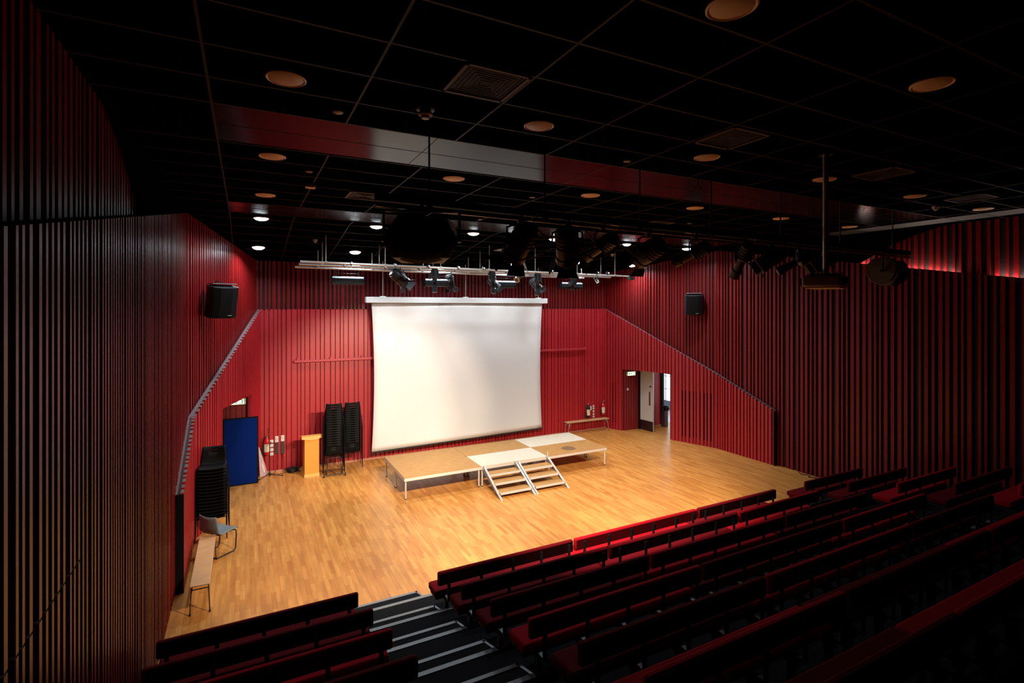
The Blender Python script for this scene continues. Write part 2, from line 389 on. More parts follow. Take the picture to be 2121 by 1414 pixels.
# ------------------------------------------------------------------ alcoves and corridor
def alcove_side(name, x0, x1, y, ztop, seed):
    sl, bk = corr((x0, y), (x1, y), lambda p: ztop, 0, [.07, .085, .1], [.03, .04], .03, [], seed)
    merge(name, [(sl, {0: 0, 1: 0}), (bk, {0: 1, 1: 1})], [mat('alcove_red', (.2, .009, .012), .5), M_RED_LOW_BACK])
alcove_side('wall_alcove_left', -1.25, .06, 15.60, 2.5, 31)
alcove_side('wall_alcove_right', 12.86, 13.60, 15.55, 2.5, 32)
co = MB()
co.b2((-1.35, 13.3, 0), (-1.25, 15.7, 2.5)); co.b2((-1.25, 13.3, 0), (-.66, 13.4, 2.5))
co.prism([(-1.3, 13.3), (-.66, 13.3), (.06, 15.66), (-1.3, 15.66)], (0, 0, 2.5), (1, 0, 0), (0, 1, 0), (0, 0, 1), .05)
struct(co.build('wall_alcove_left_back', M_RED_LOW_BACK))
cf = MB(); cf.b2((12.7, 13.2, -.1), (15.4, 17, -.001)); struct(cf.build('floor_alcove', M_FLOOR))
cf = MB(); cf.b2((15.4, 13.2, -.1), (17.6, 20, 0)); cf.b2((13.6, 17, -.1), (15.4, 20, 0)); struct(cf.build('floor_corridor', M_PINK))
cw = MB(); cw.b2((13.66, 15.72, 0), (14.86, 15.82, 2.7)); cw.b2((13.58, 15.55, 0), (13.66, 15.82, 2.7)); struct(cw.build('wall_corridor_red', M_REDPLAIN))
cw = MB(); cw.b2((14.86, 15.66, 0), (14.96, 15.84, 2.7)); struct(cw.build('trim_5', M_BLACK))
cw = MB(); cw.b2((14.96, 15.72, 0), (15.06, 15.84, 2.7)); struct(cw.build('trim_6', mat('grey_frame', (.06, .07, .08), .5)))
cw = MB(); cw.b2((13.75, 13.1, 0), (17.6, 13.2, 2.7)); cw.b2((17.55, 13.2, 0), (17.65, 20, .02)); cw.b2((13.5, 20, 0), (17.7, 20.1, 2.7)); cw.b2((13.4, 15.84, 0), (13.5, 20, 2.7))
cw.prism([(13.72, 13.1), (17.7, 13.1), (17.7, 20.1), (13.4, 20.1), (13.4, 15.8), (12.9, 15.7)], (0, 0, 2.5), (1, 0, 0), (0, 1, 0), (0, 0, 1), .1); struct(cw.build('wall_corridor', M_WHITE))
wn = MB(); wn.b2((17.5, 13.2, .36), (17.54, 20, 2.55)); w1 = struct(wn.build('window_1', M_WINLIT))
wf = MB()
for yy in (13.3, 14.4, 15.5, 16.6, 17.6, 18.15, 18.7, 19.8): wf.b2((17.46, yy - .02, .34), (17.5, yy + .02, 2.55))
for zz in (.36, .9, 1.5, 2.1): wf.b2((17.46, 13.2, zz - .012), (17.5, 20, zz + .012))
wf.build('window_frame', mat('pale_frame', (.6, .6, .62), .5), w1)
wp = MB(); wp.b2((17.48, 13.2, 0), (17.55, 20, .34)); struct(wp.build('wall_corridor_window', M_BLUEGR))
# door leaf standing ajar
d = thing('door_1', None, None, (13.60, 15.50, 0)); d['kind'] = 'structure'
dv = Vector((13.67 - 13.60, 14.84 - 15.50, 0)); dl = dv.length; ang = math.atan2(dv.y, dv.x)
d.rotation_euler = (0, 0, ang)
q = MB(); q.b2((0, -.022, .38), (dl, .022, 2.28)); q.build('door_leaf', M_DOORG, d)
q = MB(); q.b2((0, -.026, .01), (dl, .026, .38)); q.build('kick_plate', M_KICK, d)
q = MB(); q.b2((dl - .19, -.034, .98), (dl - .12, -.02, 1.5)); q.build('push_plate', M_BRASS, d)
q = MB(); q.cyl((dl - .12, -.03, 1.70), (dl - .12, -.02, 1.70), .035, n=16); q.build('sign_disc', M_BLACK, d)
q = MB(); q.b2((dl - .005, -.022, .01), (dl + .004, .022, 2.28)); q.build('edge_strip', M_ALU, d)
q = MB(); q.b2((13.52, 15.46, 0), (13.62, 15.56, 2.4)); q.b2((13.52, 13.6, 2.3), (13.66, 15.5, 2.45)); struct(q.build('trim_7', M_BLACK))
# dark cabinet with black bag, seen through the door
t = thing('storage_bin', 'dark tall bin standing in the corridor beyond the open door', 'bin', (14.72, 15.35, 0))
q = MB(); q.b2((-.09, -.1, 0), (.09, .1, .62)); q.build('body', mat('bin_body', (.05, .03, .04), .5), t, bevel=.01)
q = MB(); q.b2((-.1, -.11, .62), (.1, .11, .66)); q.build('lid', M_BLACKP, t)
t = thing('black_bag', 'black bag with a flap lying on the bin in the corridor', 'bag', (14.80, 15.33, .66))
q = MB(); q.lathe([(.10, 0), (.125, .04), (.11, .12), (.05, .16)], (0, 0, 0), n=16); q.build('body', M_BLACKP, t, smooth=60)
q = MB(); q.box((.13, -.03, .01), (.16, .12, .02)); q.build('flap', M_BLACKP, t)
# exit signs
def exit_sign(x, y, z, label, w=.38, h=.16):
    t = thing('exit_sign', label, 'exit sign', (x, y, z))
    q = MB(); q.box((0, 0, 0), (w, .07, h)); q.cyl((w / 2, 0, -h / 2), (w / 2, 0, h / 2), .035, n=16); q.build('housing', mat('exit_housing', (.55, .6, .5), .4), t, bevel=.006)
    q = MB(); q.box((0, -.037, 0), (w - .03, .004, h - .025)); q.build('lit_face', M_EXITW, t)
    p = MB(); F = -.041
    def fp(poly): p.prism(poly, (0, F, 0), (1, 0, 0), (0, 0, 1), (0, 1, 0), .002)
    # arrow left, running figure, doorway
    fp([(-.16, 0), (-.12, .04), (-.12, .018), (-.06, .018), (-.06, -.018), (-.12, -.018), (-.12, -.04)])
    fp([(.06, -.055), (.15, -.055), (.15, .055), (.06, .055), (.06, .04), (.125, .04), (.125, -.04), (.06, -.04)])
    fp([(-.02, .055), (.0, .055), (.0, .035), (-.02, .035)])
    fp([(-.035, .03), (.025, .022), (.035, .0), (.02, -.004), (.01, .008), (.0, -.015), (.022, -.055), (.006, -.055), (-.018, -.022), (-.045, -.03), (-.045, -.018), (-.02, -.01), (-.018, .01), (-.04, .012)])
    p.build('pictogram', M_EXITG, t)
    return t
exit_sign(13.13, 15.475, 2.17, 'lit green running man exit sign inside the doorway on the right')
exit_sign(-.21, 15.52, 2.20, 'lit green running man exit sign above the blue board, left alcove')
q = MB(); q.box((0, 0, 0), (.085, .012, .085)); o = q.build('switch_plate', M_SOCK, None, loc=(13.0, 15.505, 1.57)); tag(o, 'small white switch plate under the exit sign beside the right doorway', 'switch')
# ventilation panels set between the slats of the right lower wall
def splayR(s, off): # from (12.54,16.3) to (14,12.2)
    u = Vector((1.46, -4.1, 0)).normalized(); n = Vector((-4.1, -1.46, 0)).normalized(); p = Vector((12.54, 16.3, 0)) + u * s + n * off; return p
def vent_panel(s0, s1, z0, z1, label):
    q = MB(); a, b = splayR(s0, .001), splayR(s1, .001); c, dd = splayR(s1, .006), splayR(s0, .006)
    q.hexa([(a.x, a.y, z0), (b.x, b.y, z0), (c.x, c.y, z0), (dd.x, dd.y, z0), (a.x, a.y, z1), (b.x, b.y, z1), (c.x, c.y, z1), (dd.x, dd.y, z1)])
    tag(q.build('ventilation_grille', M_BLACK), label, 'vent')
vent_panel(.12, .5, .25, 1.8, 'narrow black ventilation grille between slats left of the doorway')
vent_panel(3.05, 4.22, .2, 1.8, 'wide black ventilation grille between slats right of the doorway')

# ------------------------------------------------------------------ ceiling fittings
LX = [.3, 2.72, 5.17, 7.6, 10.12, 12.6]
LY = [-.2, 2.25, 4.65, 7.12, 9.62, 12.15, 14.78]
ROWN = ['row behind the camera', 'nearest visible row', 'row just this side of the near glossy strip', 'row just beyond the near glossy strip', 'row before the far glossy strip', 'row just beyond the far glossy strip', 'row nearest the screen wall']
def downlight_parts(t, lit):
    q = MB(); q.lathe([(.158, 0), (.158, -.012), (.148, -.018), (.138, -.012), (.138, 0)], n=40); q.build('trim_ring', M_RING, t, smooth=40)
    q = MB(); k_ = 1.9 if lit else 1.0; q.lathe([(.134, 0), (.134, -.010 * k_), (.11, -.022 * k_), (.06, -.030 * k_), (.001, -.033 * k_)], n=36); q.build('diffuser', M_LIT if lit else M_DIFF, t, smooth=60)  # same fitting, but lit domes bulge deeper to stand in for bloom
base_un = None
for j, yy in enumerate(LY):
    for i, xx in enumerate(LX):
        lit = yy > 12
        z = zslope(yy) - .007; tilt = -math.atan(.135) if yy > 12.2 else 0
        if yy < 0: continue
        if yy < 3 and i == 0: continue
        lab = '%s round ceiling downlight, %s, %s from the left' % ('lit white' if lit else 'unlit', ROWN[j], ORD[i])
        if len(lab.split()) > 16: lab = lab.replace('round ceiling ', '')
        if not lit and base_un is not None:
            t = dup(base_un, (xx, yy, z), 0, lab)
        else:
            t = thing('downlight', lab, 'downlight', (xx, yy, z), 0, 'lit round ceiling downlights' if lit else 'unlit round ceiling downlights')
            downlight_parts(t, lit)
            if not lit: base_un = t
        t.rotation_euler = (tilt, 0, 0)
        if lit:
            ld = bpy.data.lights.new('downlight_lamp', 'AREA'); ld.shape = 'DISK'; ld.size = .26; ld.energy = LAMP_W; ld.color = LAMP_COL
            ld.spread = R(LAMP_SPREAD)
            lo = bpy.data.objects.new('downlight_lamp', ld); COL.objects.link(lo); lo.parent = t; lo.location = (0, 0, -.075)
            lo.rotation_euler = (0, 0, 0)
# square air diffusers
def air_diffuser(x, y, label):
    t = thing('air_diffuser', label, 'air vent', (x, y, ZC - .008), 0, 'square ceiling air vents')
    q = MB(); S = .29
    for a, b in (((-S, -S), (S, -S + .03)), ((-S, S - .03), (S, S)), ((-S, -S), (-S + .03, S)), ((S - .03, -S), (S, S))): q.b2((*a, -.012), (*b, 0))
    q.build('frame', M_VENTF, t)
    q = MB(); q.b2((-S + .03, -S + .03, -.001), (S - .03, S - .03, 0)); q.build('backing', M_SLOT, t)
    for k in range(6):
        s = .235 - .037 * k; q = MB(); w = .0025
        for (a, b) in (((-s, -s), (s, -s + w)), ((-s, s - w), (s, s)), ((-s, -s), (-s + w, s)), ((s - w, -s), (s, s))):
            lo = (*a, -.006); hi = (*b, -.001); q.b2(lo, hi)
        q.build('louvre', mat('vent_louvre', (.09, .075, .065), .5, spec=.2), t)
air_diffuser(1.81, 3.99, 'square ceiling air vent of nested frames, beside the detector near the camera')
for x, y, l in ((1.81, 8.95, 'square air vent near the left, between the two glossy ceiling strips'), (4.85, 4.02, 'square air vent in the near ceiling, second from the left'),
                (4.85, 8.93, 'square air vent between the glossy strips, second from the left'), (8.03, 4.08, 'square air vent in the near ceiling, third from the left'),
                (8.25, 8.85, 'square air vent between the glossy strips, third from the left'), (11.2, 4.3, 'square air vent at the right of the near ceiling')):
    air_diffuser(x, y, l)
# detectors and small ceiling things
def detector(x, y, label, s=1.0):
    z = zslope(y) - .008
    t = thing('smoke_detector', label, 'smoke detector', (x, y, z))
    q = MB(); q.lathe([(.055 * s, 0), (.055 * s, -.03 * s), (.045 * s, -.035 * s)], n=24); q.build('base', M_CREAM if s < 1.4 else M_BLACKP, t, smooth=40)
    q = MB(); q.lathe([(.03 * s, -.035 * s), (.042 * s, -.05 * s), (.042 * s, -.06 * s), (.026 * s, -.068 * s), (.022 * s, -.08 * s), (.001, -.082 * s)], n=24); q.build('head', M_CREAM, t, smooth=40)
detector(1.5, 4.67, 'large domed smoke detector hanging near the square vent', 1.6)
detector(1.55, 13.7, 'small cream smoke detector near the left lit downlights')
detector(10.6, 13.4, 'small cream smoke detector near the right lit downlights')
detector(11.5, 4.95, 'small cream smoke detector at the far right of the ceiling')
def ceil_disc(x, y, label, r=.05):
    q = MB(); q.lathe([(r, 0), (r, -.006), (r * .8, -.012), (.001, -.012)], n=20)
    o = q.build('ceiling_cap', mat('ceiling_cap', (.25, .13, .09), .5), None, smooth=40, loc=(x, y, zslope(y) - .007)); tag(o, label, 'ceiling fitting', 'small round ceiling caps')
for x, y, l in ((.8, 5.23, 'small brown round ceiling cap left of the large detector'), (4.4, 5.26, 'small round ceiling cap above the near glossy strip, centre'),
                (4.39, 7.73, 'small round ceiling cap beyond the near glossy strip'), (.79, 7.7, 'small round ceiling cap at far left beyond the near strip'), (4.5, 10.2, 'small round ceiling cap before the far glossy strip'),
                (8.9, 8.5, 'small round ceiling cap right of centre between the strips')): ceil_disc(x, y, l)
t = thing('motion_sensor', 'tilted square cream sensor box on the ceiling at left', 'sensor', (.9, 8.5, ZC - .01))
q = MB(); q.box((0, 0, -.03), (.13, .14, .05)); q.build('housing', M_CREAM, t, bevel=.01)
q = MB(); q.box((-.07, 0, -.035), (.012, .12, .03)); q.build('side_window', M_WHITE, t)
t = thing('motion_sensor', 'small red-brown camera bracket at the near glossy strip, right of centre', 'sensor', (6.05, 5.62, ZC - .005))
q = MB(); q.cyl((0, 0, 0), (0, 0, -.08), .012); q.box((.0, 0, -.1), (.05, .1, .05), Euler((.5, 0, .3)).to_matrix()); q.build('housing', mat('sensor_brown', (.3, .12, .08), .5), t)

# cove lights on the right ledge
for k, (ya, yb) in enumerate(((7.55, 8.0), (5.75, 6.75), (3.7, 5.1))):
    t = thing('cove_light', 'warm strip light glowing behind the right wall ledge, %s' % ('behind the hanging loudspeaker', 'right of the hanging loudspeaker', 'at the right picture edge')[k], 'strip light', (0, 0, 0), 0, 'strip lights behind the right ledge')
    q = MB(); q.cyl((14.25, ya, zledge(ya) - .075), (14.25, yb, zledge(yb) - .075), .013); q.build('tube', M_COVE, t)
    q = MB(); q.hexa([(14.22, ya, zledge(ya) - .115), (14.28, ya, zledge(ya) - .115), (14.28, yb, zledge(yb) - .115), (14.22, yb, zledge(yb) - .115), (14.22, ya, zledge(ya) - .09), (14.28, ya, zledge(ya) - .09), (14.28, yb, zledge(yb) - .09), (14.22, yb, zledge(yb) - .09)])
    q.build('batten', M_WHITE, t)
    ld = bpy.data.lights.new('cove_lamp', 'AREA'); ld.shape = 'RECTANGLE'; ld.size = .03; ld.size_y = yb - ya; ld.energy = COVE_W * (yb - ya); ld.color = (1, .78, .7)
    lo = bpy.data.objects.new('cove_lamp', ld); COL.objects.link(lo); lo.parent = t; lo.location = (14.30, (ya + yb) / 2, zledge((ya + yb) / 2) - .05)
    lo.rotation_euler = (R(180) + math.atan(.17), 0, 0)

# ------------------------------------------------------------------ projection screen
t = thing('projection_screen', 'large white pull-down projection screen in front of the red back wall', 'projection screen', (6.41, 15.9, 0))
q = MB(); q.b2((-3.18, -.11, 4.84), (3.18, .11, 5.02)); q.build('casing', M_CASE_UNDER, t, bevel=.012)
q = MB(); NX, NZ = 30, 30
for j in range(NZ + 1):
    v = j / NZ; z = .36 + (4.84 - .36) * v
    inset = .075 * math.sin(PI * min(1, v * 1.02)) ** .9 - .0 + (.0 if v < .9 else 0)
    for i in range(NX + 1):
        u = i / NX * 2 - 1; hw = 3.0 - inset * 1.0
        if v < .04: hw -= 0.0
        q.v.append((u * hw, -.03 - .012 * math.cos(u * PI), z + .05 * (1 - v) * u))
for j in range(NZ):
    for i in range(NX):
        a = j * (NX + 1) + i; q.f.append((a, a + 1, a + NX + 2, a + NX + 1)); q.mi.append(0)
o = q.build('screen_cloth', M_SCREEN, t, smooth=60); sm = o.modifiers.new('t', 'SOLIDIFY'); sm.thickness = .004
q = MB(); q.box((0, -.035, .34), (6.02, .03, .035), Euler((0, -.0167, 0)).to_matrix()); q.build('bottom_bar', M_BLACKM, t)
for x in (-2.66, .07, 2.86):
    q = MB(); q.cyl((x, 0, 5.04), (x, 0, zslope(15.9)), .018, n=10); q.build('hanging_rod', M_STEEL, t)
    q = MB(); q.box((x, 0, 5.035), (.16, .12, .025)); q.build('bracket', M_WHITE, t)
# red wall rail
t = thing('wall_rail', 'red painted horizontal rail fixed across the back wall behind the screen', 'rail', (6.4, 16.2, 3.13))
q = MB(); q.box((0, -.04, 0), (10.3, .05, .07)); q.build('bar', M_RAIL, t, bevel=.008)
for k in range(12):
    x = -5.05 + 10.1 * k / 11; q = MB(); q.box((x, .0, .05), (.05, .1, .05)); q.cyl((x, -.03, .06), (x, -.03, .10), .012); q.build('bracket', M_RAIL, t)

# ------------------------------------------------------------------ wall loudspeakers
def wall_speaker(loc, rz, label, tilt=R(12)):
    t = thing('wall_loudspeaker', label, 'loudspeaker', loc, rz)
    Mx = Euler((tilt, 0, 0)).to_matrix()
    poly = [(-.27, .0), (.27, .0), (.31, -.18), (.26, -.29), (.12, -.335), (-.12, -.335), (-.26, -.29), (-.31, -.18)]
    q = MB(); q.prism(poly, Mx @ Vector((0, 0, -.34)), Mx @ Vector((1, 0, 0)), Mx @ Vector((0, 1, 0)), Mx @ Vector((0, 0, 1)), .68); q.build('cabinet', mat('speaker_cabinet', (.012, .014, .017), .55, spec=.3), t, bevel=.01)
    poly = [(-.29, -.2), (-.25, -.30), (-.12, -.345), (.12, -.345), (.25, -.30), (.29, -.2), (.28, -.19), (-.28, -.19)]
    q = MB(); q.prism(poly, Mx @ Vector((0, -.004, -.32)), Mx @ Vector((1, 0, 0)), Mx @ Vector((0, 1, 0)), Mx @ Vector((0, 0, 1)), .64); q.build('grille', M_BLACK, t)
    q = MB(); q.box(Mx @ Vector((.1, -.352, -.27)), (.09, .006, .015)); q.build('badge', M_ALU, t)
    q = MB(); q.box((0, -.15, .35), (.5, .3, .012)); q.build('top_plate', mat('speaker_top', (.2, .25, .28), .5), t)
    q = MB(); q.cyl((0, .0, 0), (0, .22, 0), .03); q.box((0, .2, 0), (.2, .02, .3)); q.tube([(0, -.12, .345), (0, -.12, .4), (0, .1, .42), (0, .2, .3)], .014); q.build('wall_bracket', M_BLACKM, t)
    return t
wall_speaker((-.52, 12.98, 4.86), R(27), 'black loudspeaker bracketed high on the left slatted wall')
wall_speaker((13.68, 12.85, 4.83), R(-48), 'black loudspeaker bracketed high on the right slatted wall')

# ------------------------------------------------------------------ staging decks and steps
DW, DD, DZ = 2.045, 1.025, .54
def deck(x, y, pale, label):
    t = thing('stage_deck', label, 'stage platform', (x, y, 0), 0, 'stage platform decks')
    q = MB(); q.b2((.003, .003, DZ - .012), (DW - .008, DD - .008, DZ)); q.build('deck_board', M_PALE if pale else M_PLY, t)
    q = MB()
    for a, b in (((0, 0), (DW - .005, .02)), ((0, DD - .025), (DW - .005, DD - .005)), ((0, .02), (.02, DD - .025)), ((DW - .025, .02), (DW - .005, DD - .025))):
        q.b2((*a, DZ - .085), (*b, DZ - .0125))
    q.build('edge_frame', M_ALUW, t)
    for cx in (.045, DW - .05):
        for cy in (.05, DD - .055):
            q = MB(); q.cyl((cx, cy, 0), (cx, cy, DZ - .02), .021, n=12); lg = q.build('leg', M_ALUW, t, smooth=40)
            q = MB(); q.cyl((cx, cy, 0), (cx, cy, .02), .024, n=12); q.build('foot_cap', M_BLACKP, lg)
    return t
X0, Y0 = 3.44, 12.36
deck(X0, Y0, 0, 'brown stage deck at the front left of the platform')
deck(X0 + DW, Y0, 1, 'pale stage deck behind the two small stairs')
dr = deck(X0 + 2 * DW, Y0, 0, 'brown stage deck with a dark stain, front right of the platform')
deck(X0, Y0 + DD, 0, 'brown stage deck at the rear left, nearest the screen')
deck(X0 + DW, Y0 + DD, 0, 'brown stage deck in the middle of the rear row')
deck(X0 + 2 * DW, Y0 + DD, 1, 'pale stage deck at the rear right of the platform')
q = MB(); q.lathe([(.21, 0), (.21, .002), (.001, .002)], (.95, .42, DZ + .0005), n=22); o = q.build('stain', M_PLYSTAIN, dr); o.scale = (1, 1, 1)
q = MB()
for k in range(10):
    q.box((.75 + .09 * k, DD - .12, DZ - .20 + .004 * k), (.09, .02, .03), None, k % 2)
q.build('hazard_brace', [M_BLACK, M_YEL], dr)
q = MB(); q.cyl((X0 + 2 * DW - .03, Y0 - .015, DZ - .1), (X0 + 2 * DW - .03, Y0 - .015, DZ + .13), .012, n=10)
q.b2((X0 + 2 * DW - .06, Y0 - .035, DZ - .09), (X0 + 2 * DW, Y0 - .004, DZ - .02))
tag(q.build('socket_pin', M_ALUW), 'short metal pin standing at the front edge between two decks', 'pin')
def steps(x, label):
    t = thing('stair_unit', label, 'steps', (x, Y0 - .02, 0), 0, 'small stairs to the stage')
    W = .93
    for sx in (0, W):
        q = MB()
        # inclined stringer with toe
        prof = [(-1.10, 0), (-1.02, 0), (.0, DZ - .14), (.0, DZ - .0), (-.055, DZ)]
        q.prism(prof, (sx - .014, 0, 0), (0, 1, 0), (0, 0, 1), (1, 0, 0), .028)
        st = q.build('stringer', mat('stair_stringer', (.30, .31, .33), .4, metal=.7), t)
        q = MB()
        a, b = Vector((sx, -1.10, .0)), Vector((sx, -.055, DZ)); dd = (b - a)
        for e in (-.017, .017): q.tube([a + Vector((e, 0, .004)), b + Vector((e, 0, .004))], .008, n=6)
        q.build('edge_flange', M_ALUW, st)
        q = MB()
        for k in (.25, .5, .75): 
            p = a.lerp(b, k); q.cyl((sx - .02, p.y + .03, p.z - .03), (sx + .02, p.y + .03, p.z - .03), .01, n=8)
        q.build('bolt', M_ALU, st)
    for k, (yy, z) in enumerate(((-.93, .13), (-.63, .27), (-.34, .405))):
        q = MB(); q.b2((.02, yy, z - .022), (W - .02, yy + .30, z)); tr = q.build('tread', M_PLY, t)
        q = MB(); q.b2((.03, yy - .02, z - .045), (W - .03, yy, z + .002)); q.build('nosing', M_ALUW, tr)
        q = MB(); q.b2((.014, yy - .02, z - .05), (.03, yy + .28, z - .02)); q.b2((W - .03, yy - .02, z - .05), (W - .014, yy + .28, z - .02)); q.build('bracket', M_BLACKM, tr)
    q = MB(); q.b2((-.03, -.03, DZ - .09), (.03, .02, DZ + .0)); q.b2((W - .03, -.03, DZ - .09), (W + .03, .02, DZ)); q.build('hook_bracket', M_ALU, t)
    return t
steps(5.54, 'left of the two small stage stairs, three wooden treads')
steps(6.545, 'right of the two small stage stairs, three wooden treads')

# ------------------------------------------------------------------ floor-standing things near the back
t = thing('lectern', 'tall light oak lectern standing before the red back wall', 'lectern', (1.635, 15.42, 0), R(2))
q = MB(); q.b2((-.19, -.16, .08), (.19, .2, 1.08)); q.build('body', M_LECT, t, bevel=.004)
q = MB(); q.b2((-.2, -.17, 0), (.2, .21, .085)); q.build('plinth', M_LECTT, t, bevel=.003)
q = MB(); poly = [(-.27, 1.16), (.27, 1.16)] + [(.27 - .54 * k / 12, 1.08 - .05 * math.sin(PI * k / 12)) for k in range(13)]
q.prism(poly, (0, -.2, 0), (1, 0, 0), (0, 0, 1), (0, 1, 0), .022); q.build('front_apron', M_LECTT, t)
q = MB(); q.hexa([(-.27, -.2, 1.14), (.27, -.2, 1.14), (.27, .24, 1.06), (-.27, .24, 1.06), (-.27, -.2, 1.165), (.27, -.2, 1.165), (.27, .24, 1.085), (-.27, .24, 1.085)]); q.build('reading_top', M_LECTT, t)

t = thing('pin_board', 'tall blue felt display board leaning beside the stacked chairs', 'display board', (-.12, 15.42, 0), 0, rot=(R(-1.2), 0, 0))
q = MB(); q.b2((-.37, -.012, .03), (.40, .012, 1.75)); q.build('felt_panel', M_BLUE, t)
q = MB()
for a, b in (((-.40, 0), (.43, .03)), ((-.40, 1.75), (.43, 1.78)), ((-.40, .03), (-.37, 1.75)), ((.40, .03), (.43, 1.75))): q.b2((a[0], -.018, a[1]), (b[0], .018, b[1]))
q.build('frame', M_BLACK, t)
t = thing('acrylic_panel', 'pale pinkish panel leaning on the wall behind the blue board', 'panel', (.36, 15.86, 0))
q = MB(); q.prism([(0, 0), (.2, 0), (.16, .2), (0, .82), (-.02, .82)], (0, 0, .005), (1, .9, 0), (-.02, .1, 1), (0, 1, 0), .012); q.build('sheet', M_PANEL, t)
q = MB(); q.prism([(.10, .1), (.13, .1), (.08, .35), (.05, .35)], (0, -.012, .005), (1, .9, 0), (-.02, .1, 1), (0, 1, 0), .012); q.build('label_strip', mat('pale_strip', (.8, .65, .7), .4), t)
t = thing('microphone_stand', 'black microphone stand with folding feet beside the blue board', 'microphone stand', (.60, 15.82, 0))
q = MB(); q.cyl((0, 0, .06), (0, 0, .95), .011, n=8); q.cyl((0, 0, .9), (-.05, -.02, 1.38), .008, n=8); q.build('pole', M_BLACKM, t)
q = MB(); q.lathe([(.018, .03), (.03, .06), (.03, .11), (.015, .14)], n=12); q.build('hub', M_BLACKM, t)
for a in (-15, 215, 100):
    q = MB(); q.tube([(0, 0, .09), (.34 * math.cos(R(a)), .34 * math.sin(R(a)), .015)], .01); lg = q.build('leg', M_BLACKM, t)
    q = MB(); q.cyl((.33 * math.cos(R(a)), .33 * math.sin(R(a)), .001), (.33 * math.cos(R(a)), .33 * math.sin(R(a)), .03), .016, n=8); q.build('rubber_foot', M_BLACKP, lg)
q = MB(); q.cyl((0, -.02, .9), (.03, .02, .95), .02, n=8); q.build('boom_clutch', M_BLACKM, t)

def extinguisher(x, y, z, label, black=False, label_c=True, rz=0):
    t = thing('fire_extinguisher', label, 'fire extinguisher', (x, y, z), rz)
    q = MB(); q.lathe([(.05, 0), (.075, .012), (.078, .04), (.078, .36), (.065, .42), (.03, .455), (.022, .48)], n=24); q.build('cylinder', M_BLACKP if black else M_EXT, t, smooth=50)
    q = MB(); q.cyl((0, 0, .09), (0, 0, .31), .0795, n=24, caps=False); q.build('label', M_LABEL, t, smooth=50)
    q = MB(); q.cyl((0, 0, .47), (0, 0, .53), .02, n=10); q.box((.03, -.03, .53), (.11, .02, .015), Euler((0, -.3, .4)).to_matrix()); q.box((.03, -.03, .56), (.12, .02, .012), Euler((0, -.5, .4)).to_matrix()); q.build('valve_handle', M_CHROME, t)
    q = MB(); q.tube([(-.02, 0, .5), (-.08, -.02, .48), (-.105, -.03, .36), (-.105, -.03, .2)], .012); q.cyl((-.105, -.03, .22), (-.11, -.03, .02), .018, .035, n=12); q.build('hose_horn', M_BLACKP, t, smooth=50)
    q = MB(); q.box((0, .085, .3), (.05, .03, .1)); q.build('wall_hook', M_BLACKM, t)
extinguisher(.54, 16.1, .55, 'red fire extinguisher with pale label on the wall beside the blue board')
extinguisher(12.28, 16.1, .55, 'red fire extinguisher in the right rear corner above the bench')
extinguisher(11.58, 16.1, .52, 'dark fire extinguisher left of the small sockets above the right bench', True)
def sockets(x, zs, label, long=(), w=.085):
    t = thing('socket_plates', label, 'wall sockets', (x, 16.232, 0))
    for z, h in zs:
        q = MB(); q.box((0, 0, z), (w, .02, h)); p = q.build('socket_plate', M_SOCK, t, bevel=.003)
        q = MB(); q.box((0, -.011, z), (w * .4, .004, h * .35)); q.build('socket_face', mat('socket_face', (.35, .33, .3), .4), p)
    for z0, z1 in long:
        q = MB(); q.box((0, -.005, (z0 + z1) / 2), (w, .04, z1 - z0)); p = q.build('connector_panel', M_SOCKD, t)
        q = MB()
        n = int((z1 - z0) / .06)
        for k in range(n):
            for xx in (-.02, .02): q.cyl((xx, -.026, z0 + .035 + .06 * k), (xx, -.031, z0 + .035 + .06 * k), .011, n=10)
        q.build('connector', mat('connector_dull', (.12, .09, .07), .4, metal=.5), p)
sockets(.67, [(.88, .08), (.76, .08), (.64, .08), (.52, .08)], 'column of four small white sockets beside the microphone stand')
sockets(.80, [(.97, .08), (.88, .08)], 'white sockets over a black connector panel, left of the two', [(.52, .83)])
sockets(.955, [(.98, .08), (.89, .08)], 'white sockets over a black connector panel, nearest the lectern', [(.50, .84)])
sockets(11.70, [(.84, .07)], 'single white socket right of the dark extinguisher', w=.07)
sockets(11.80, [(.87, .07), (.79, .07)], 'pair of white sockets above the right bench', w=.07)
sockets(11.93, [(.90, .07), (.81, .07), (.70, .07), (.59, .07), (.49, .07)], 'column of five white sockets above the right bench', w=.07)
rg = random.Random(3)
q = MB()
q.lathe([(.05, 0), (.13, .01), (.15, .05), (.12, .10), (.05, .12)], (1.2, 16.02, 0), n=18)
for k in range(5):
    pts = [(1.2 + (.13 + .02 * k) * math.cos(a / 12 * 2 * PI), 16.02 + (.1 + .01 * k) * math.sin(a / 12 * 2 * PI), .02 + .02 * k) for a in range(13)]
    q.tube(pts, .009, n=6)
tag(q.build('cable_coil', M_BLACKP, smooth=40), 'black coil of cable on the floor beside the lectern', 'cable')
def cable(pts, label, r=.006):
    P = [Vector(p) for p in pts]; out = []
    for i in range(len(P) - 1):
        p0, p1, p2, p3 = P[max(i - 1, 0)], P[i], P[i + 1], P[min(i + 2, len(P) - 1)]
        for k in range(6):
            s = k / 6; out.append(.5 * ((2 * p1) + (p2 - p0) * s + (2 * p0 - 5 * p1 + 4 * p2 - p3) * s * s + (3 * p1 - p0 - 3 * p2 + p3) * s ** 3))
    out.append(P[-1]); q = MB(); q.tube(out, r, n=6); tag(q.build('cable', M_BLACKP, smooth=60), label, 'cable')
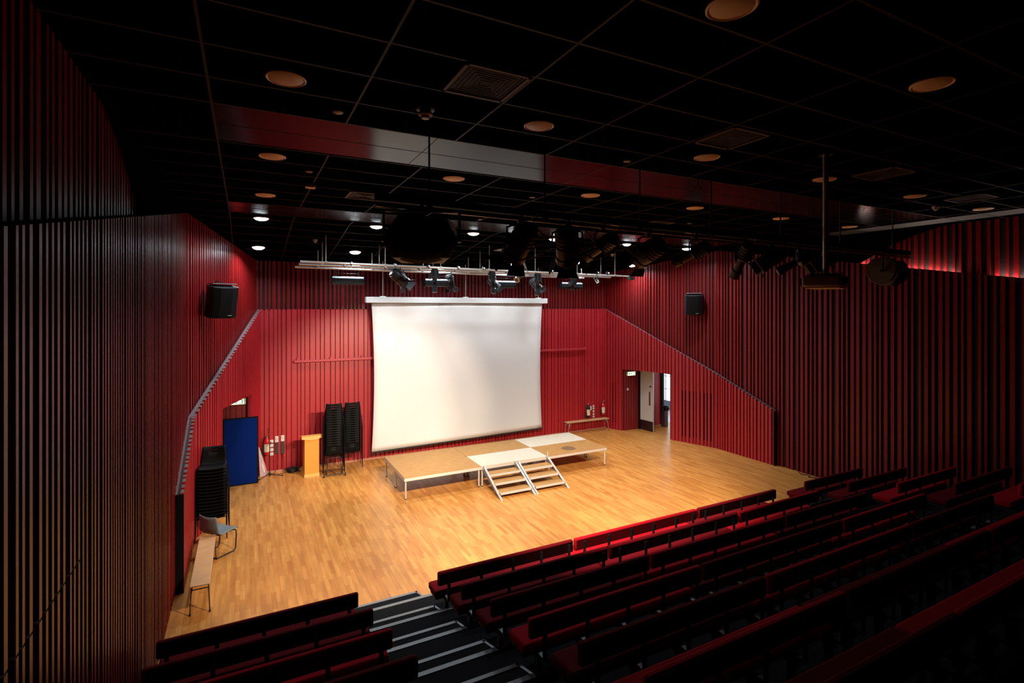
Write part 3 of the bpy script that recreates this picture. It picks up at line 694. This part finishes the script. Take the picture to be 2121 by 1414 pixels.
cable([(.80, 16.2, .5), (.78, 16.17, .3), (.80, 16.17, .12), (.72, 16.1, .01), (.62, 15.95, .008), (.8, 15.92, .008), (1.02, 15.98, .008)], 'thin black cable from the left connector panel to the floor')
cable([(.955, 16.2, .5), (.98, 16.17, .25), (1.0, 16.12, .02), (1.15, 15.85, .008), (1.32, 15.8, .008), (1.4, 15.95, .008), (1.3, 16.1, .008)], 'thin black cable looping on the floor by the lectern')
cable([(14.0, 9.3, .01), (13.9, 9.15, .012), (13.98, 9.0, .01), (13.85, 8.9, .012), (13.95, 8.75, .01), (13.88, 8.6, .01)], 'dark cable tangled on the floor by the right wall', .012)

# ------------------------------------------------------------------ benches with folding legs
def bench(loc, rz, label, L=1.95, W=.27, H=.46, tube=M_STEEL):
    t = thing('folding_bench', label, 'bench', loc, rz)
    q = MB(); q.box((0, 0, H - .012), (W, L, .024)); q.build('bench_top', M_BENCH, t, bevel=.008)
    q = MB(); q.box((0, 0, H - .045), (.05, L - .3, .035)); q.build('under_rail', M_BLACKM, t)
    for e in (-1, 1):
        y = e * (L / 2 - .09)
        for sx in (-1, 1):
            q = MB(); x = sx * (W / 2 - .02)
            q.tube([(x * .75, y - e * .04, H - .03), (x * .95, y - e * .02, H - .05), (x, y + e * .0, H - .09), (x * 1.15, y + e * .05, .012)], .010, n=8)
            q.tube([(x * .6, y - e * .09, H - .03), (x * .9, y - e * .06, H - .06), (x * 1.0, y - e * .0, H - .16)], .008, n=8)
            lg = q.build('leg', tube, t, smooth=60)
            q = MB(); q.cyl((x * 1.15, y + e * .05, 0), (x * 1.15, y + e * .05, .03), .014, n=10); q.build('rubber_foot', M_BLACKP, lg)
        q = MB(); q.tube([(-W / 2 + .02, y, H - .10), (W / 2 - .02, y, H - .10)], .009, n=8); q.build('cross_bar', tube, t)
    return t
bench((-.62, 10.17, 0), R(0), 'long narrow wooden bench with bent tube legs beside the left wall', tube=M_DKSTEEL)
bench((11.44, 15.98, 0), R(88), 'long narrow wooden bench against the back wall at right', L=1.88)

# ------------------------------------------------------------------ chairs
def chair_shell(slot=True):
    prof = [(.215, .425), (.20, .445), (.12, .448), (0, .438), (-.10, .435), (-.165, .45), (-.20, .50), (-.215, .58), (-.23, .66), (-.245, .74), (-.262, .80)]
    NXc = 12; q = MB()
    for j, (y, z) in enumerate(prof):
        back = max(0, (j - 5) / 5)
        hw = .248 - .042 * back
        for i in range(NXc + 1):
            u = i / NXc * 2 - 1
            q.v.append((u * hw, y + (.045 * u * u) * (back if back > 0 else 0) + .0, z + .018 * u * u * (1 if j < 6 else .6) - (.0 if j else .0) + (-.0)))
    for j in range(len(prof) - 1):
        for i in range(NXc):
            if slot and j == 8 and 4 <= i <= 7: continue
            a = j * (NXc + 1) + i; q.f.append((a, a + 1, a + NXc + 2, a + NXc + 1)); q.mi.append(0)
    return q
def make_chair(label, group, shellmat, framemat):
    t = thing('stacking_chair', label, 'chair', (0, 0, 0), 0, group)
    o = chair_shell().build('seat_shell', shellmat, t, smooth=60); sd = o.modifiers.new('s', 'SOLIDIFY'); sd.thickness = .008
    for sx in (-1, 1):
        for sy in (-1, 1):
            q = MB(); q.tube([(sx * .17, sy * .12, .43), (sx * .262, sy * .15, .42), (sx * .272, sy * (.19 if sy > 0 else .21), .22), (sx * .282, sy * (.215 if sy > 0 else .26), .0)], .0095, n=7)
            q.build('leg', framemat, t, smooth=60)
    q = MB()
    for sy in (-1, 1): q.tube([(-.235, sy * .14, .42), (.235, sy * .14, .42)], .009, n=6)
    q.build('seat_frame', framemat, t)
    return t
PITCH = .066
c0 = make_chair('', 'black chairs in the stack nearest the left wall', M_CHAIRB, M_CHAIRB)
first = True
def stack(x, y, z0, n, rz, place, group):
    global first
    for k in range(n):
        kk = n - 1 - k
        lab = 'black plastic stacking chair, %s from the top of the stack %s' % (ORD[kk], place) if kk else 'topmost black plastic chair of the stack %s' % place
        if k == 0: lab = 'lowest black plastic chair of the stack %s' % place
        loc = (x, y, z0 + PITCH * k)
        if first: c0.location = loc; c0.rotation_euler = (0, 0, rz); c0['label'] = lab; c0['group'] = group; first = False
        else: dup(c0, loc, rz, lab, group)
stack(-.60, 12.25, 0, 16, R(176), 'beside the left wall', 'black chairs stacked beside the left wall')
stack(2.22, 15.30, .09, 18, R(-6), 'on the wheeled trolley', 'black chairs stacked on the trolley')
stack(2.80, 15.78, 0, 18, R(-4), 'beside the screen', 'black chairs stacked beside the screen')
t = thing('chair_trolley', 'black wheeled trolley under the middle chair stack', 'trolley', (2.22, 15.22, 0), R(-6))
q = MB()
q.tube([(-.24, -.2, .06), (.24, -.2, .06)], .012); q.tube([(-.24, .25, .06), (.24, .25, .06)], .012)
for sx in (-1, 1): q.tube([(sx * .22, -.2, .06), (sx * .22, .25, .06)], .012); q.tube([(sx * .2, -.2, .06), (sx * .17, -.12, .5)], .012)
q.tube([(-.17, -.12, .5), (.17, -.12, .5)], .01); q.tube([(-.12, .2, .07), (.05, -.2, .06)], .01); q.build('frame', M_BLACKM, t, smooth=60)
for px_, py in ((-.27, -.22), (.29, -.22), (-.27, .25), (.29, .25)):
    q = MB(); q.cyl((px_ - .015, py, .045), (px_ + .015, py, .045), .045, n=18); q.build('wheel', M_BLACKP, t, smooth=40)
# grey chair on a cantilever frame
t = thing('cantilever_chair', 'single grey plastic chair at the far end of the left bench', 'chair', (-.46, 11.36, 0), R(-48))
o = chair_shell(False).build('seat_shell', [M_GREYCH], t, smooth=60); o.scale = (1.05, 1.05, .98); sd = o.modifiers.new('s', 'SOLIDIFY'); sd.thickness = .01
q = MB()
for sx in (-1, 1):
    q.tube([(sx * .2, -.15, .43), (sx * .2, .16, .42), (sx * .205, .215, .39), (sx * .21, .22, .30), (sx * .215, .2, .06), (sx * .215, .17, .014), (sx * .2, -.2, .014)], .012)
q.tube([(-.2, -.2, .014), (.2, -.2, .014)], .012); q.tube([(-.2, -.15, .43), (.2, -.15, .43)], .011)
q.build('frame', M_BLACKM, t, smooth=60)

# ------------------------------------------------------------------ seating tiers
NT = 11
ynos = [7.79 - .885 * k if k < 4 else 0 for k in range(NT)]
for k in range(4, NT): ynos[k] = 5.135 - .848 * (k - 3)
ztier = [.2 + .25 * k for k in range(NT)]
AISLE = ((1.30, 2.60), (9.62, 10.62))
BX_ = (-1.0, 14.05)
for k in range(NT):
    y1 = ynos[k]; y0 = ynos[k + 1] if k + 1 < NT else -3.05; z = ztier[k]; zb = ztier[k - 1] if k else 0
    wh = ['lowest', 'second lowest', 'third', 'fourth', 'fifth', 'sixth', 'seventh', 'eighth', 'ninth', 'tenth', 'top'][k]
    t = thing('seating_tier', '%s dark carpeted tier of the raked seating, counted up from the stage floor' % wh, 'seating tier', (0, y1, z))
    q = MB(); q.b2((BX_[0], y0 - y1 - .001, -z if k < 1 else zb - z - .02), (BX_[1], 0, 0)); q.build('tread', M_CARPET, t)
    for ai, (a, b) in enumerate(AISLE):
        q = MB(); q.b2((a - .05, -.055, -.02), (b, .006, .006)); q.build('nosing', M_NOSE, t)
        # half step in the aisle
        zh = (zb - z) / 2
        q = MB(); poly = [(a - .05, 0), (b - .02, 0), (b - .13, .36), (a + .1, .36)]
        q.prism(poly, (0, .0, zb - z), (1, 0, 0), (0, 1, 0), (0, 0, 1), zh - (zb - z)); hs = q.build('half_step', M_CARPET, t)
        q = MB(); zz = zh
        def strip(p, r2, w=.05):
            p, r2 = Vector((*p, 0)), Vector((*r2, 0)); u = (r2 - p).normalized(); n = Vector((-u.y, u.x, 0))
            if n.y > 0 and abs(u.x) > .5: n = -n
            if abs(u.x) <= .5 and n.x * (a + b - p.x - r2.x) < 0: n = -n
            q.hexa([(p.x, p.y, zz - .02), (r2.x, r2.y, zz - .02), (r2.x + n.x * w, r2.y + n.y * w, zz - .02), (p.x + n.x * w, p.y + n.y * w, zz - .02),
                    (p.x, p.y, zz + .005), (r2.x, r2.y, zz + .005), (r2.x + n.x * w, r2.y + n.y * w, zz + .005), (p.x + n.x * w, p.y + n.y * w, zz + .005)])
        strip((a + .1, .362), (b - .13, .362)); strip((b - .02, .0), (b - .13, .362), .03)
        q.build('step_nosing', M_NOSE, hs)

# ------------------------------------------------------------------ bench seating
BY = [6.88, 5.99, 5.12, 4.26, 3.43, 2.65, 1.84]
BT = [.98, 1.23, 1.48, 1.73, 1.98, 2.21, 2.45]
def seat_unit(L, posts, label, dark=False):
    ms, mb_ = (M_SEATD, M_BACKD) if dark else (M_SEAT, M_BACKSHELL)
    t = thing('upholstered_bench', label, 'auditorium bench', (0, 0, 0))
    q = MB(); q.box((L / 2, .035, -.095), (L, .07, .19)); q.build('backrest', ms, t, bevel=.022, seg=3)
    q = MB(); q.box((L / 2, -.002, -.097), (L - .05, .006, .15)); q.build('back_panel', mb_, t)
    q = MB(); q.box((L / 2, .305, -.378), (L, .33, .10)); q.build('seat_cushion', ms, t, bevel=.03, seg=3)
    q = MB(); q.box((L / 2, .30, -.45), (L - .04, .24, .03)); q.build('seat_rail', M_BLACKM, t)
    for p in posts:
        q = MB(); q.box((p, -.012, -.22), (.045, .014, .34)); q.box((p, .11, -.60), (.05, .06, .33)); q.box((p, .06, -.40), (.045, .16, .03)); q.box((p, .12, -.765), (.16, .16, .012)); q.box((p, .2, -.455), (.04, .30, .04))
        lg = q.build('leg', M_BLACKM, t)
        q = MB()
        for dx in (-.05, .05):
            for dy in (.07, .17): q.cyl((p + dx, dy, -.76), (p + dx, dy, -.748), .009, n=8)
        q.build('bolt', M_CHROME, lg)
    return t
rel = lambda xs, x0: [x - x0 for x in xs]
UN = [(-.88, 1.31, [-.78, -.29, .2, .69, 1.19], 'left block beside the slatted wall'),
      (2.40, 4.665, [2.55, 3.05, 3.57, 4.06, 4.57], 'centre block next to the left aisle'),
      (4.70, 7.40, [4.87, 5.36, 5.84, 6.33, 6.86, 7.28], 'middle of the centre block'),
      (7.44, 9.64, [7.6, 8.08, 8.58, 9.07, 9.51], 'centre block next to the right aisle'),
      (10.62, 12.72, [10.8, 11.3, 11.85, 12.5], 'right block beyond the right aisle')]
protos = {}
RN = ['front row', 'second row', 'third row', 'fourth row', 'fifth row', 'sixth row', 'seventh row, nearest the camera']
for r in range(7):
    for u, (xa, xb, ps, wh) in enumerate(UN):
        if r == 5 and u == 0: continue
        if r == 6 and u in (0, 4): continue
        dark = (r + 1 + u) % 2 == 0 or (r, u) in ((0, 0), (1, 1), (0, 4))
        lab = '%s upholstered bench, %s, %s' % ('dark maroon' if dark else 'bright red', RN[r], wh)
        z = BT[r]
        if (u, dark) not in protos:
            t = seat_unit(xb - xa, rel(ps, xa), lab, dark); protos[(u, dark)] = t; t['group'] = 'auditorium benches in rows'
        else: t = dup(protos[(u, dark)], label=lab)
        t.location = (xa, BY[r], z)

# ------------------------------------------------------------------ lighting rigs
def pipe(name, label, p0, p1, r, m, rods, zt, rodm=None, extra=None):
    t = thing(name, label, 'lighting bar', p0)
    P0 = Vector(p0); q = MB(); q.cyl((0, 0, 0), Vector(p1) - P0, r, n=14); q.build('bar', m, t, smooth=50)
    for x in rods:
        y = p0[1]; z = p0[2] + (p1[2] - p0[2]) * (x - p0[0]) / (p1[0] - p0[0])
        q = MB(); q.cyl((x - P0.x, 0, z - P0.z), (x - P0.x, 0, zslope(y) - P0.z), .011, n=8); rd = q.build('hanging_rod', rodm or M_STEEL, t, smooth=50)
        q = MB(); q.box((x - P0.x, 0, z - P0.z + r * .5), (.06, r * 2.6, r * 1.6)); q.build('rod_clamp', rodm or M_ALU, rd)
    return t
RODS = [1.75, 3.2, 4.7, 6.15, 7.65, 9.15, 10.62]
pa = pipe('lighting_bar', 'silver lighting bar above the screen, nearest the seats of the three', (1.17, 13.3, 5.80), (11.2, 13.3, 5.72), .028, M_PIPE, RODS, 0)
pb = pipe('lighting_bar', 'silver lighting bar above the screen, middle of the three', (1.20, 13.95, 5.785), (10.95, 13.95, 5.715), .028, M_PIPE, RODS[:-1] + [10.55], 0)
pc = pipe('lighting_bar', 'silver lighting bar above the screen, nearest the back wall', (1.18, 14.85, 5.775), (10.5, 14.85, 5.72), .028, M_PIPE, RODS[:-1] + [10.4], 0)
def clampring(par, x, zl):
    q = MB(); q.lathe([(.055, -.014), (.055, .014)], (x - par.location.x, 0, zl), (1, 0, 0), n=16); q.lathe([(.03, 0), (.03, .05)], (x - par.location.x, -.04, zl), (0, -1, 0), n=12)
    q.build('cable_clamp', M_BLACKM, par, smooth=40)
    q = MB(); q.lathe([(.027, 0), (.027, .004)], (x - par.location.x, -.09, zl), (0, -1, 0), n=12); q.build('clamp_cap', M_WHITE, par)
for x in (2.35, 3.45, 4.35, 5.2, 5.95, 6.9, 8.2, 9.9, 10.3): clampring(pa, x, 0)
for x in (2.3, 3.35, 4.3, 5.35, 7.0): clampring(pb, x, 0)

def frame_to(aim):
    d = Vector(aim).normalized(); a = Vector((0, 0, 1)).cross(d)
    if a.length < 1e-3: a = Vector((1, 0, 0))
    a.normalize(); b = d.cross(a); return d, a, b
def stage_light(loc, aim, label, kind='fresnel', s=1.0, drop=.30, body=None, group='stage spotlights', beam=None):
    """loc: point on the bar. Body hangs below by drop and points along aim."""
    body = body or M_LIGHTBODY
    t = thing('stage_spotlight', label, 'stage light', loc, 0, group)
    d, a, b = frame_to(aim); c = Vector((0, 0, -drop * s))
    q = MB()
    if kind == 'fresnel':
        q.lathe([(.06 * s, -.22 * s), (.10 * s, -.20 * s), (.115 * s, -.12 * s), (.115 * s, .10 * s), (.125 * s, .11 * s), (.125 * s, .17 * s)], c, d, n=20)
    elif kind == 'profile':
        q.lathe([(.06 * s, -.24 * s), (.095 * s, -.2 * s), (.095 * s, -.02 * s), (.055 * s, .02 * s), (.055 * s, .2 * s), (.068 * s, .21 * s), (.068 * s, .32 * s)], c, d, n=18)
    else:  # can
        q.lathe([(.04 * s, -.16 * s), (.10 * s, -.10 * s), (.105 * s, .12 * s), (.11 * s, .13 * s)], c, d, n=18)
    q.build('body', M_CHROME if kind == 'can' else body, t, smooth=35)
    q = MB(); rr = {'fresnel': .118, 'profile': .10, 'can': .107}[kind] * s
    for k in range(4):
        h = (-.17 + .045 * k) * s; q.lathe([(rr * (.9 + .04 * k), h), (rr * (1.0 + .02 * k), h + .006 * s), (rr * (1.0 + .02 * k), h + .012 * s)], c, d, n=20)
    q.build('cooling_fin', body, t, smooth=35)
    fr = {'fresnel': (.17, .11), 'profile': (.32, .058), 'can': (.13, .095)}[kind]
    q = MB(); q.lathe([(fr[1] * s, fr[0] * s + .001), (fr[1] * .6 * s, fr[0] * s + .014 * s), (.001, fr[0] * s + .018 * s)], c, d, n=18); q.build('lens', M_LENS, t, smooth=60)
    # yoke
    q = MB(); w = (.15 if kind != 'profile' else .12) * s
    top = Vector((0, 0, -.07 * s))
    q.tube([c + a * w, c + a * w + Vector((0, 0, .6 * drop * s)), top + a * w * .6, top, top - a * w * .6, c - a * w + Vector((0, 0, .6 * drop * s)), c - a * w], .011 * s, n=6)
    for e in (-1, 1): q.cyl(c + a * w * e * .8, c + a * w * e * 1.12, .022 * s, n=10)
    q.build('yoke', M_BLACKM, t, smooth=60)
    q = MB(); q.cyl(top, (0, 0, -.02), .012 * s, n=8); q.tube([(0, -.035 * s, -.045 * s), (0, -.05 * s, 0), (0, -.03 * s, .045 * s), (0, .02 * s, .045 * s), (0, .045 * s, .01), (0, .04 * s, -.03 * s)], .011 * s, n=6)
    q.build('hook_clamp', M_BLACKM, t, smooth=60)
    if kind == 'fresnel':
        for e, (p, w1, w2, L) in enumerate(((a, .08, .11, .12), (-a, .08, .11, .12), (b, .08, .11, .10), (-b, .08, .11, .10))):
            sd = b if e < 2 else a; o = c + d * .18 * s + p * .12 * s; tip = o + (d * .8 + p * .6).normalized() * L * s
            th = p.cross(sd) * 0 + (p * .8 - d * .6).normalized() * .004
            q = MB(); q.hexa([o - sd * w1 * s, o + sd * w1 * s, o + sd * w1 * s + th, o - sd * w1 * s + th, tip - sd * w2 * s, tip + sd * w2 * s, tip + sd * w2 * s + th, tip - sd * w2 * s + th])
            q.build('barn_door', body, t)
    if beam:
        sl_ = bpy.data.lights.new('spotlight_lamp', 'SPOT'); sl_.energy = beam[0] * SPOT_W; sl_.color = SPOT_COL; sl_.spot_size = R(beam[1]); sl_.spot_blend = beam[2]; sl_.shadow_soft_size = .05
        so_ = bpy.data.objects.new('spotlight_lamp', sl_); COL.objects.link(so_); so_.parent = t; so_.location = c + d * (fr[0] * s + .05)
        so_.rotation_euler = d.to_track_quat('-Z', 'Y').to_euler()
    q = MB(); e = c - d * .2 * s
    q.tube([e, e + Vector((.06, .02, .05)) * s, e + Vector((.12, .0, .15)) * s, Vector((.1 * s, 0, -.02))], .006, n=5); q.build('power_lead', M_BLACKP, t)
    return t
def flood(x, y, z, label, w=.84):
    t = thing('flood_batten', label, 'stage light', (x, y, z), 0, 'long flood lights on the rear bar')
    q = MB(); poly = [(-.08, -.16), (.08, -.16), (.1, -.10), (.1, .02), (.06, .05), (-.06, .05), (-.1, 0), (-.1, -.10)]
    q.prism(poly, (-w / 2, 0, -.27), (0, 1, 0), (0, 0, 1), (1, 0, 0), w); q.build('housing', M_FLOODD, t)
    q = MB(); q.box((0, -.085, -.235), (w - .01, .02, .05), Euler((-.5, 0, 0)).to_matrix()); q.build('top_panel', M_FLOODL, t)
    q = MB()
    for e in (-1, 1): q.box((e * (w / 2 + .008), 0, -.32), (.014, .22, .2))
    q.build('end_cap', M_BLACKM, t)
    q = MB()
    for e in (-1, 1): q.tube([(e * .36 * w, -.0, -.21), (e * .36 * w, 0, -.08), (e * .36 * w, 0, .03)], .008, n=6)
    q.tube([(-.36 * w, 0, -.12), (.36 * w, 0, -.12)], .006, n=6); q.build('hanger', M_BLACKM, t)
for x, l in ((2.53, 'long grey-blue flood light at the left of the rear bar'), (5.16, 'long grey-blue flood light second from the left on the rear bar'), (7.35, 'long grey-blue flood light third from the left, rear bar'), (9.95, 'long grey-blue flood light at the right of the rear bar')):
    flood(x, 14.85, 5.76, l)
rear = [(3.75, 13.95, 5.77, (.9, .1, -.75), 'fresnel', 1.35), (4.1, 14.85, 5.75, (.3, -.3, -.9), 'fresnel', 1.0), (4.75, 13.95, 5.76, (0, 0, -1), 'profile', 1.2), (5.55, 14.85, 5.74, (.25, .1, -.9), 'fresnel', 1.1),
        (6.55, 13.95, 5.75, (.1, 0, -1), 'profile', 1.2), (7.02, 14.85, 5.735, (.6, -.2, -.7), 'fresnel', 1.15), (7.4, 13.95, 5.75, (-.5, -.5, -.5), 'can', .8), (8.1, 13.95, 5.74, (0, 0, -1), 'profile', 1.25),
        (8.55, 14.85, 5.73, (.7, -.1, -.7), 'fresnel', 1.15), (9.45, 13.95, 5.73, (-.4, .3, -.8), 'fresnel', 1.0), (10.4, 13.95, 5.73, (.3, -.2, -.6), 'can', .7)]
for k, (x, y, z, a, kd, s) in enumerate(rear):
    stage_light((x, y, z), a, '%s on the silver bars, %s fixture from the left' % ({'fresnel': 'black barn door spotlight', 'profile': 'black long tube spotlight', 'can': 'small shiny can spotlight'}[kd], ORD[k]), kd, s, .2 if y < 14.5 else .24)
# small black monitor on the end of the silver bar
t = thing('monitor_box', 'small black box on the right end of the silver lighting bar', 'speaker box', (11.28, 13.3, 5.72))
q = MB(); q.box((0, 0, -.04), (.16, .16, .14)); q.build('body', M_BLACKP, t, bevel=.01)
q = MB(); q.tube([(-.03, 0, .03), (-.02, 0, .2)], .006); q.tube([(.05, 0, .03), (.02, 0, .22)], .006); q.build('lead', M_BLACKP, t)

# front black bar
FB0, FB1 = (1.22, 5.5, 5.79), (11.75, 5.5, 5.70)
RF = [1.81, 3.3, 4.82, 6.2, 7.8, 9.44, 11.15]
fb = pipe('lighting_bar', 'long black lighting bar hanging over the front seats', FB0, FB1, .026, mat('bar_warm_lit', (.16, .10, .07), .35, metal=.5), RF, 0, M_DKSTEEL)  # black bar; its coppery light from the floor is painted into the metal
q = MB(); q.hexa([(0, -.03, .04), (10.53, -.03, -.05), (10.53, .05, -.05), (0, .05, .04), (0, -.03, .12), (10.53, -.03, .03), (10.53, .05, .03), (0, .05, .12)]); q.build('wiring_trunking', M_BLACK, fb)
def zfb(x): return 5.79 - .09 * (x - 1.22) / 10.53
tgt = Vector((6, 13, 1.2))
def aim_at(x, tx, ty, tz): return (tx - x, ty - 5.5, tz - 5.4)
fr = [(2.95, aim_at(2.95, 2.2, 11.2, 0), 'fresnel', 1.75, (2100, 68, .7)), (3.63, aim_at(3.63, 6.6, 9.6, 0), 'fresnel', 1.75, (2700, 74, .6)), (4.18, aim_at(4.18, 2.9, 16.2, 1.1), 'profile', 1.5, (2300, 38, .55)),
      (4.97, aim_at(4.97, 4.0, 16.2, 1.2), 'fresnel', 1.7, (2300, 40, .55)), (5.85, (-.2, .9, -.35), 'profile', 1.5, None), (6.9, aim_at(6.9, 8.5, 10.2, 0), 'profile', 1.6, (2600, 60, .8)),
      (7.55, (-.6, .9, -.7), 'fresnel', 1.5, None), (8.25, (-.7, .8, -.6), 'profile', 1.5, None), (8.95, (-.6, .8, -.6), 'fresnel', 1.4, None)]
for k, (x, a, kd, s, bm_) in enumerate(fr):
    stage_light((x, 5.5, zfb(x)), a, '%s on the near black bar, %s spotlight from the left' % ({'fresnel': 'large black barn door spotlight', 'profile': 'large black tube spotlight'}[kd], ORD[k]), kd, s * .72, .24, M_BLACKM, beam=bm_)
cable([(3.15, 5.5, 5.72), (3.3, 5.45, 5.5), (3.25, 5.5, 5.35), (3.1, 5.6, 5.3)], 'black cable looping beside the first large spotlight', .008)
cable([(4.35, 5.5, 5.65), (4.7, 5.4, 5.38), (5.0, 5.5, 5.42), (5.3, 5.5, 5.6)], 'black cable sagging under the black bar, centre', .008)
cable([(3.9, 5.5, 5.7), (4.05, 5.45, 5.5), (3.95, 5.5, 5.4)], 'black cable looping beside the second large spotlight', .008)

# hanging loudspeakers on the black bar
def hung_speaker(x, y, z, rz, label, s=1.0, tilt=R(15)):
    t = thing('hanging_loudspeaker', label, 'loudspeaker', (x, y, z), rz)
    Mx = Euler((tilt, 0, 0)).to_matrix() if tilt else Matrix.Identity(3)
    # side outline in (depth y, height z); widening front grille bulges
    side = [(.28, -.10), (.30, .05), (.24, .17), (.05, .24), (-.16, .16), (-.26, -.02), (-.20, -.17), (.0, -.26), (.18, -.22)]
    q = MB(); n = len(side); W = .42 * s
    vs = [Mx @ Vector((e * W * (1.0 if yy > 0 else .95) * (1 - .36 * (zz / .25) ** 2), yy * s, zz * s * 1.12)) for e in (-1, 1) for yy, zz in side]
    q.add(vs, [tuple(range(n)), tuple(range(2 * n - 1, n - 1, -1))] + [(i, n + i, n + (i + 1) % n, (i + 1) % n) for i in range(n)]); q.build('cabinet', M_GREYSP, t, bevel=.012)
    q = MB(); NU, NV = 14, 8
    for j in range(NV + 1):
        v = j / NV * 2 - 1
        for i in range(NU + 1):
            u = i / NU * 2 - 1; bul = .13 * (1 - u * u) * (1 - .6 * v * v)
            p = Vector((u * W * .99 * (1 - .30 * v * v), (-.13 - bul - .12 * (1 - v * v) * .6) * s, v * .26 * s * (1 - .22 * u * u))); q.v.append(tuple(Mx @ p))
    for j in range(NV):
        for i in range(NU): a_ = j * (NU + 1) + i; q.f.append((a_, a_ + 1, a_ + NU + 2, a_ + NU + 1)); q.mi.append(0)
    o = q.build('grille', M_BLACK, t, smooth=60); sd = o.modifiers.new('s', 'SOLIDIFY'); sd.thickness = .02 * s
    q = MB()
    for e in (-1, 1): q.tube([(e * (W + .02), 0, 0), (e * (W + .02), 0, .33 * s)], .016, n=6)
    q.tube([(-W - .02, 0, .33 * s), (W + .02, 0, .33 * s)], .016, n=6)
    for e in (-1, 1): q.cyl((e * W, 0, 0), (e * (W + .04), 0, 0), .035, n=12)
    q.build('yoke', M_BLACKM, t)
    q = MB(); q.tube([(0, 0, .33 * s), (0, 0, .42 * s)], .02, n=8); q.build('hook_clamp', M_BLACKM, t)
hung_speaker(1.70, 5.42, 5.44, R(-22), 'big black loudspeaker hanging at the left end of the black bar', .92)
hung_speaker(10.85, 5.42, 5.38, R(14), 'black loudspeaker with grey end hanging at the right end of the black bar', .95)

# projector on its pole
t = thing('projector', 'ceiling projector on a silver pole at right', 'projector', (6.40, 3.90, 5.02), R(22))
q = MB(); q.box((0, 0, 0), (.60, .42, .14)); q.build('casing', M_PROJ, t, bevel=.03, seg=3)
q = MB(); q.box((0, .0, -.078), (.54, .36, .02)); q.build('base_plate', mat('projector_base_warm_lit', (.75, .52, .30), .5), t, bevel=.01)  # underside painted orange for the warm light reaching it from below
q = MB(); q.box((-.12, -.212, .0), (.24, .006, .09)); q.build('vent_panel', M_BLACK, t)
q = MB(); q.box((.12, -.212, .0), (.1, .006, .04)); q.build('connector_recess', M_BLACK, t)
q = MB(); q.cyl((.0, .2, .0), (0, .27, .0), .06, n=20); q.build('lens', M_LENS, t, smooth=40)
q = MB(); q.box((.26, .1, .03), (.14, .2, .13)); q.build('side_filter_box', mat('proj_dark', (.04, .07, .075), .4), t, bevel=.02)
q = MB(); q.box((0, 0, .085), (.34, .3, .02)); q.cyl((0, 0, .09), (0, 0, .17), .03, n=12); q.tube([(.05, -.16, .1), (.22, -.17, .11), (.25, -.17, .06)], .008); q.build('mount_plate', M_BLACKM, t)
q = MB(); q.cyl((0, 0, .15), (0, 0, ZC - 5.02 - .005), .034, n=20); q.build('pole', M_CHROME if False else mat('pole_silver', (.8, .8, .82), .28, metal=.7), t, smooth=50)
q = MB(); q.cyl((0, 0, ZC - 5.02 - .02), (0, 0, ZC - 5.02 - .006), .08, n=20); q.build('ceiling_flange', M_BLACKM, t)
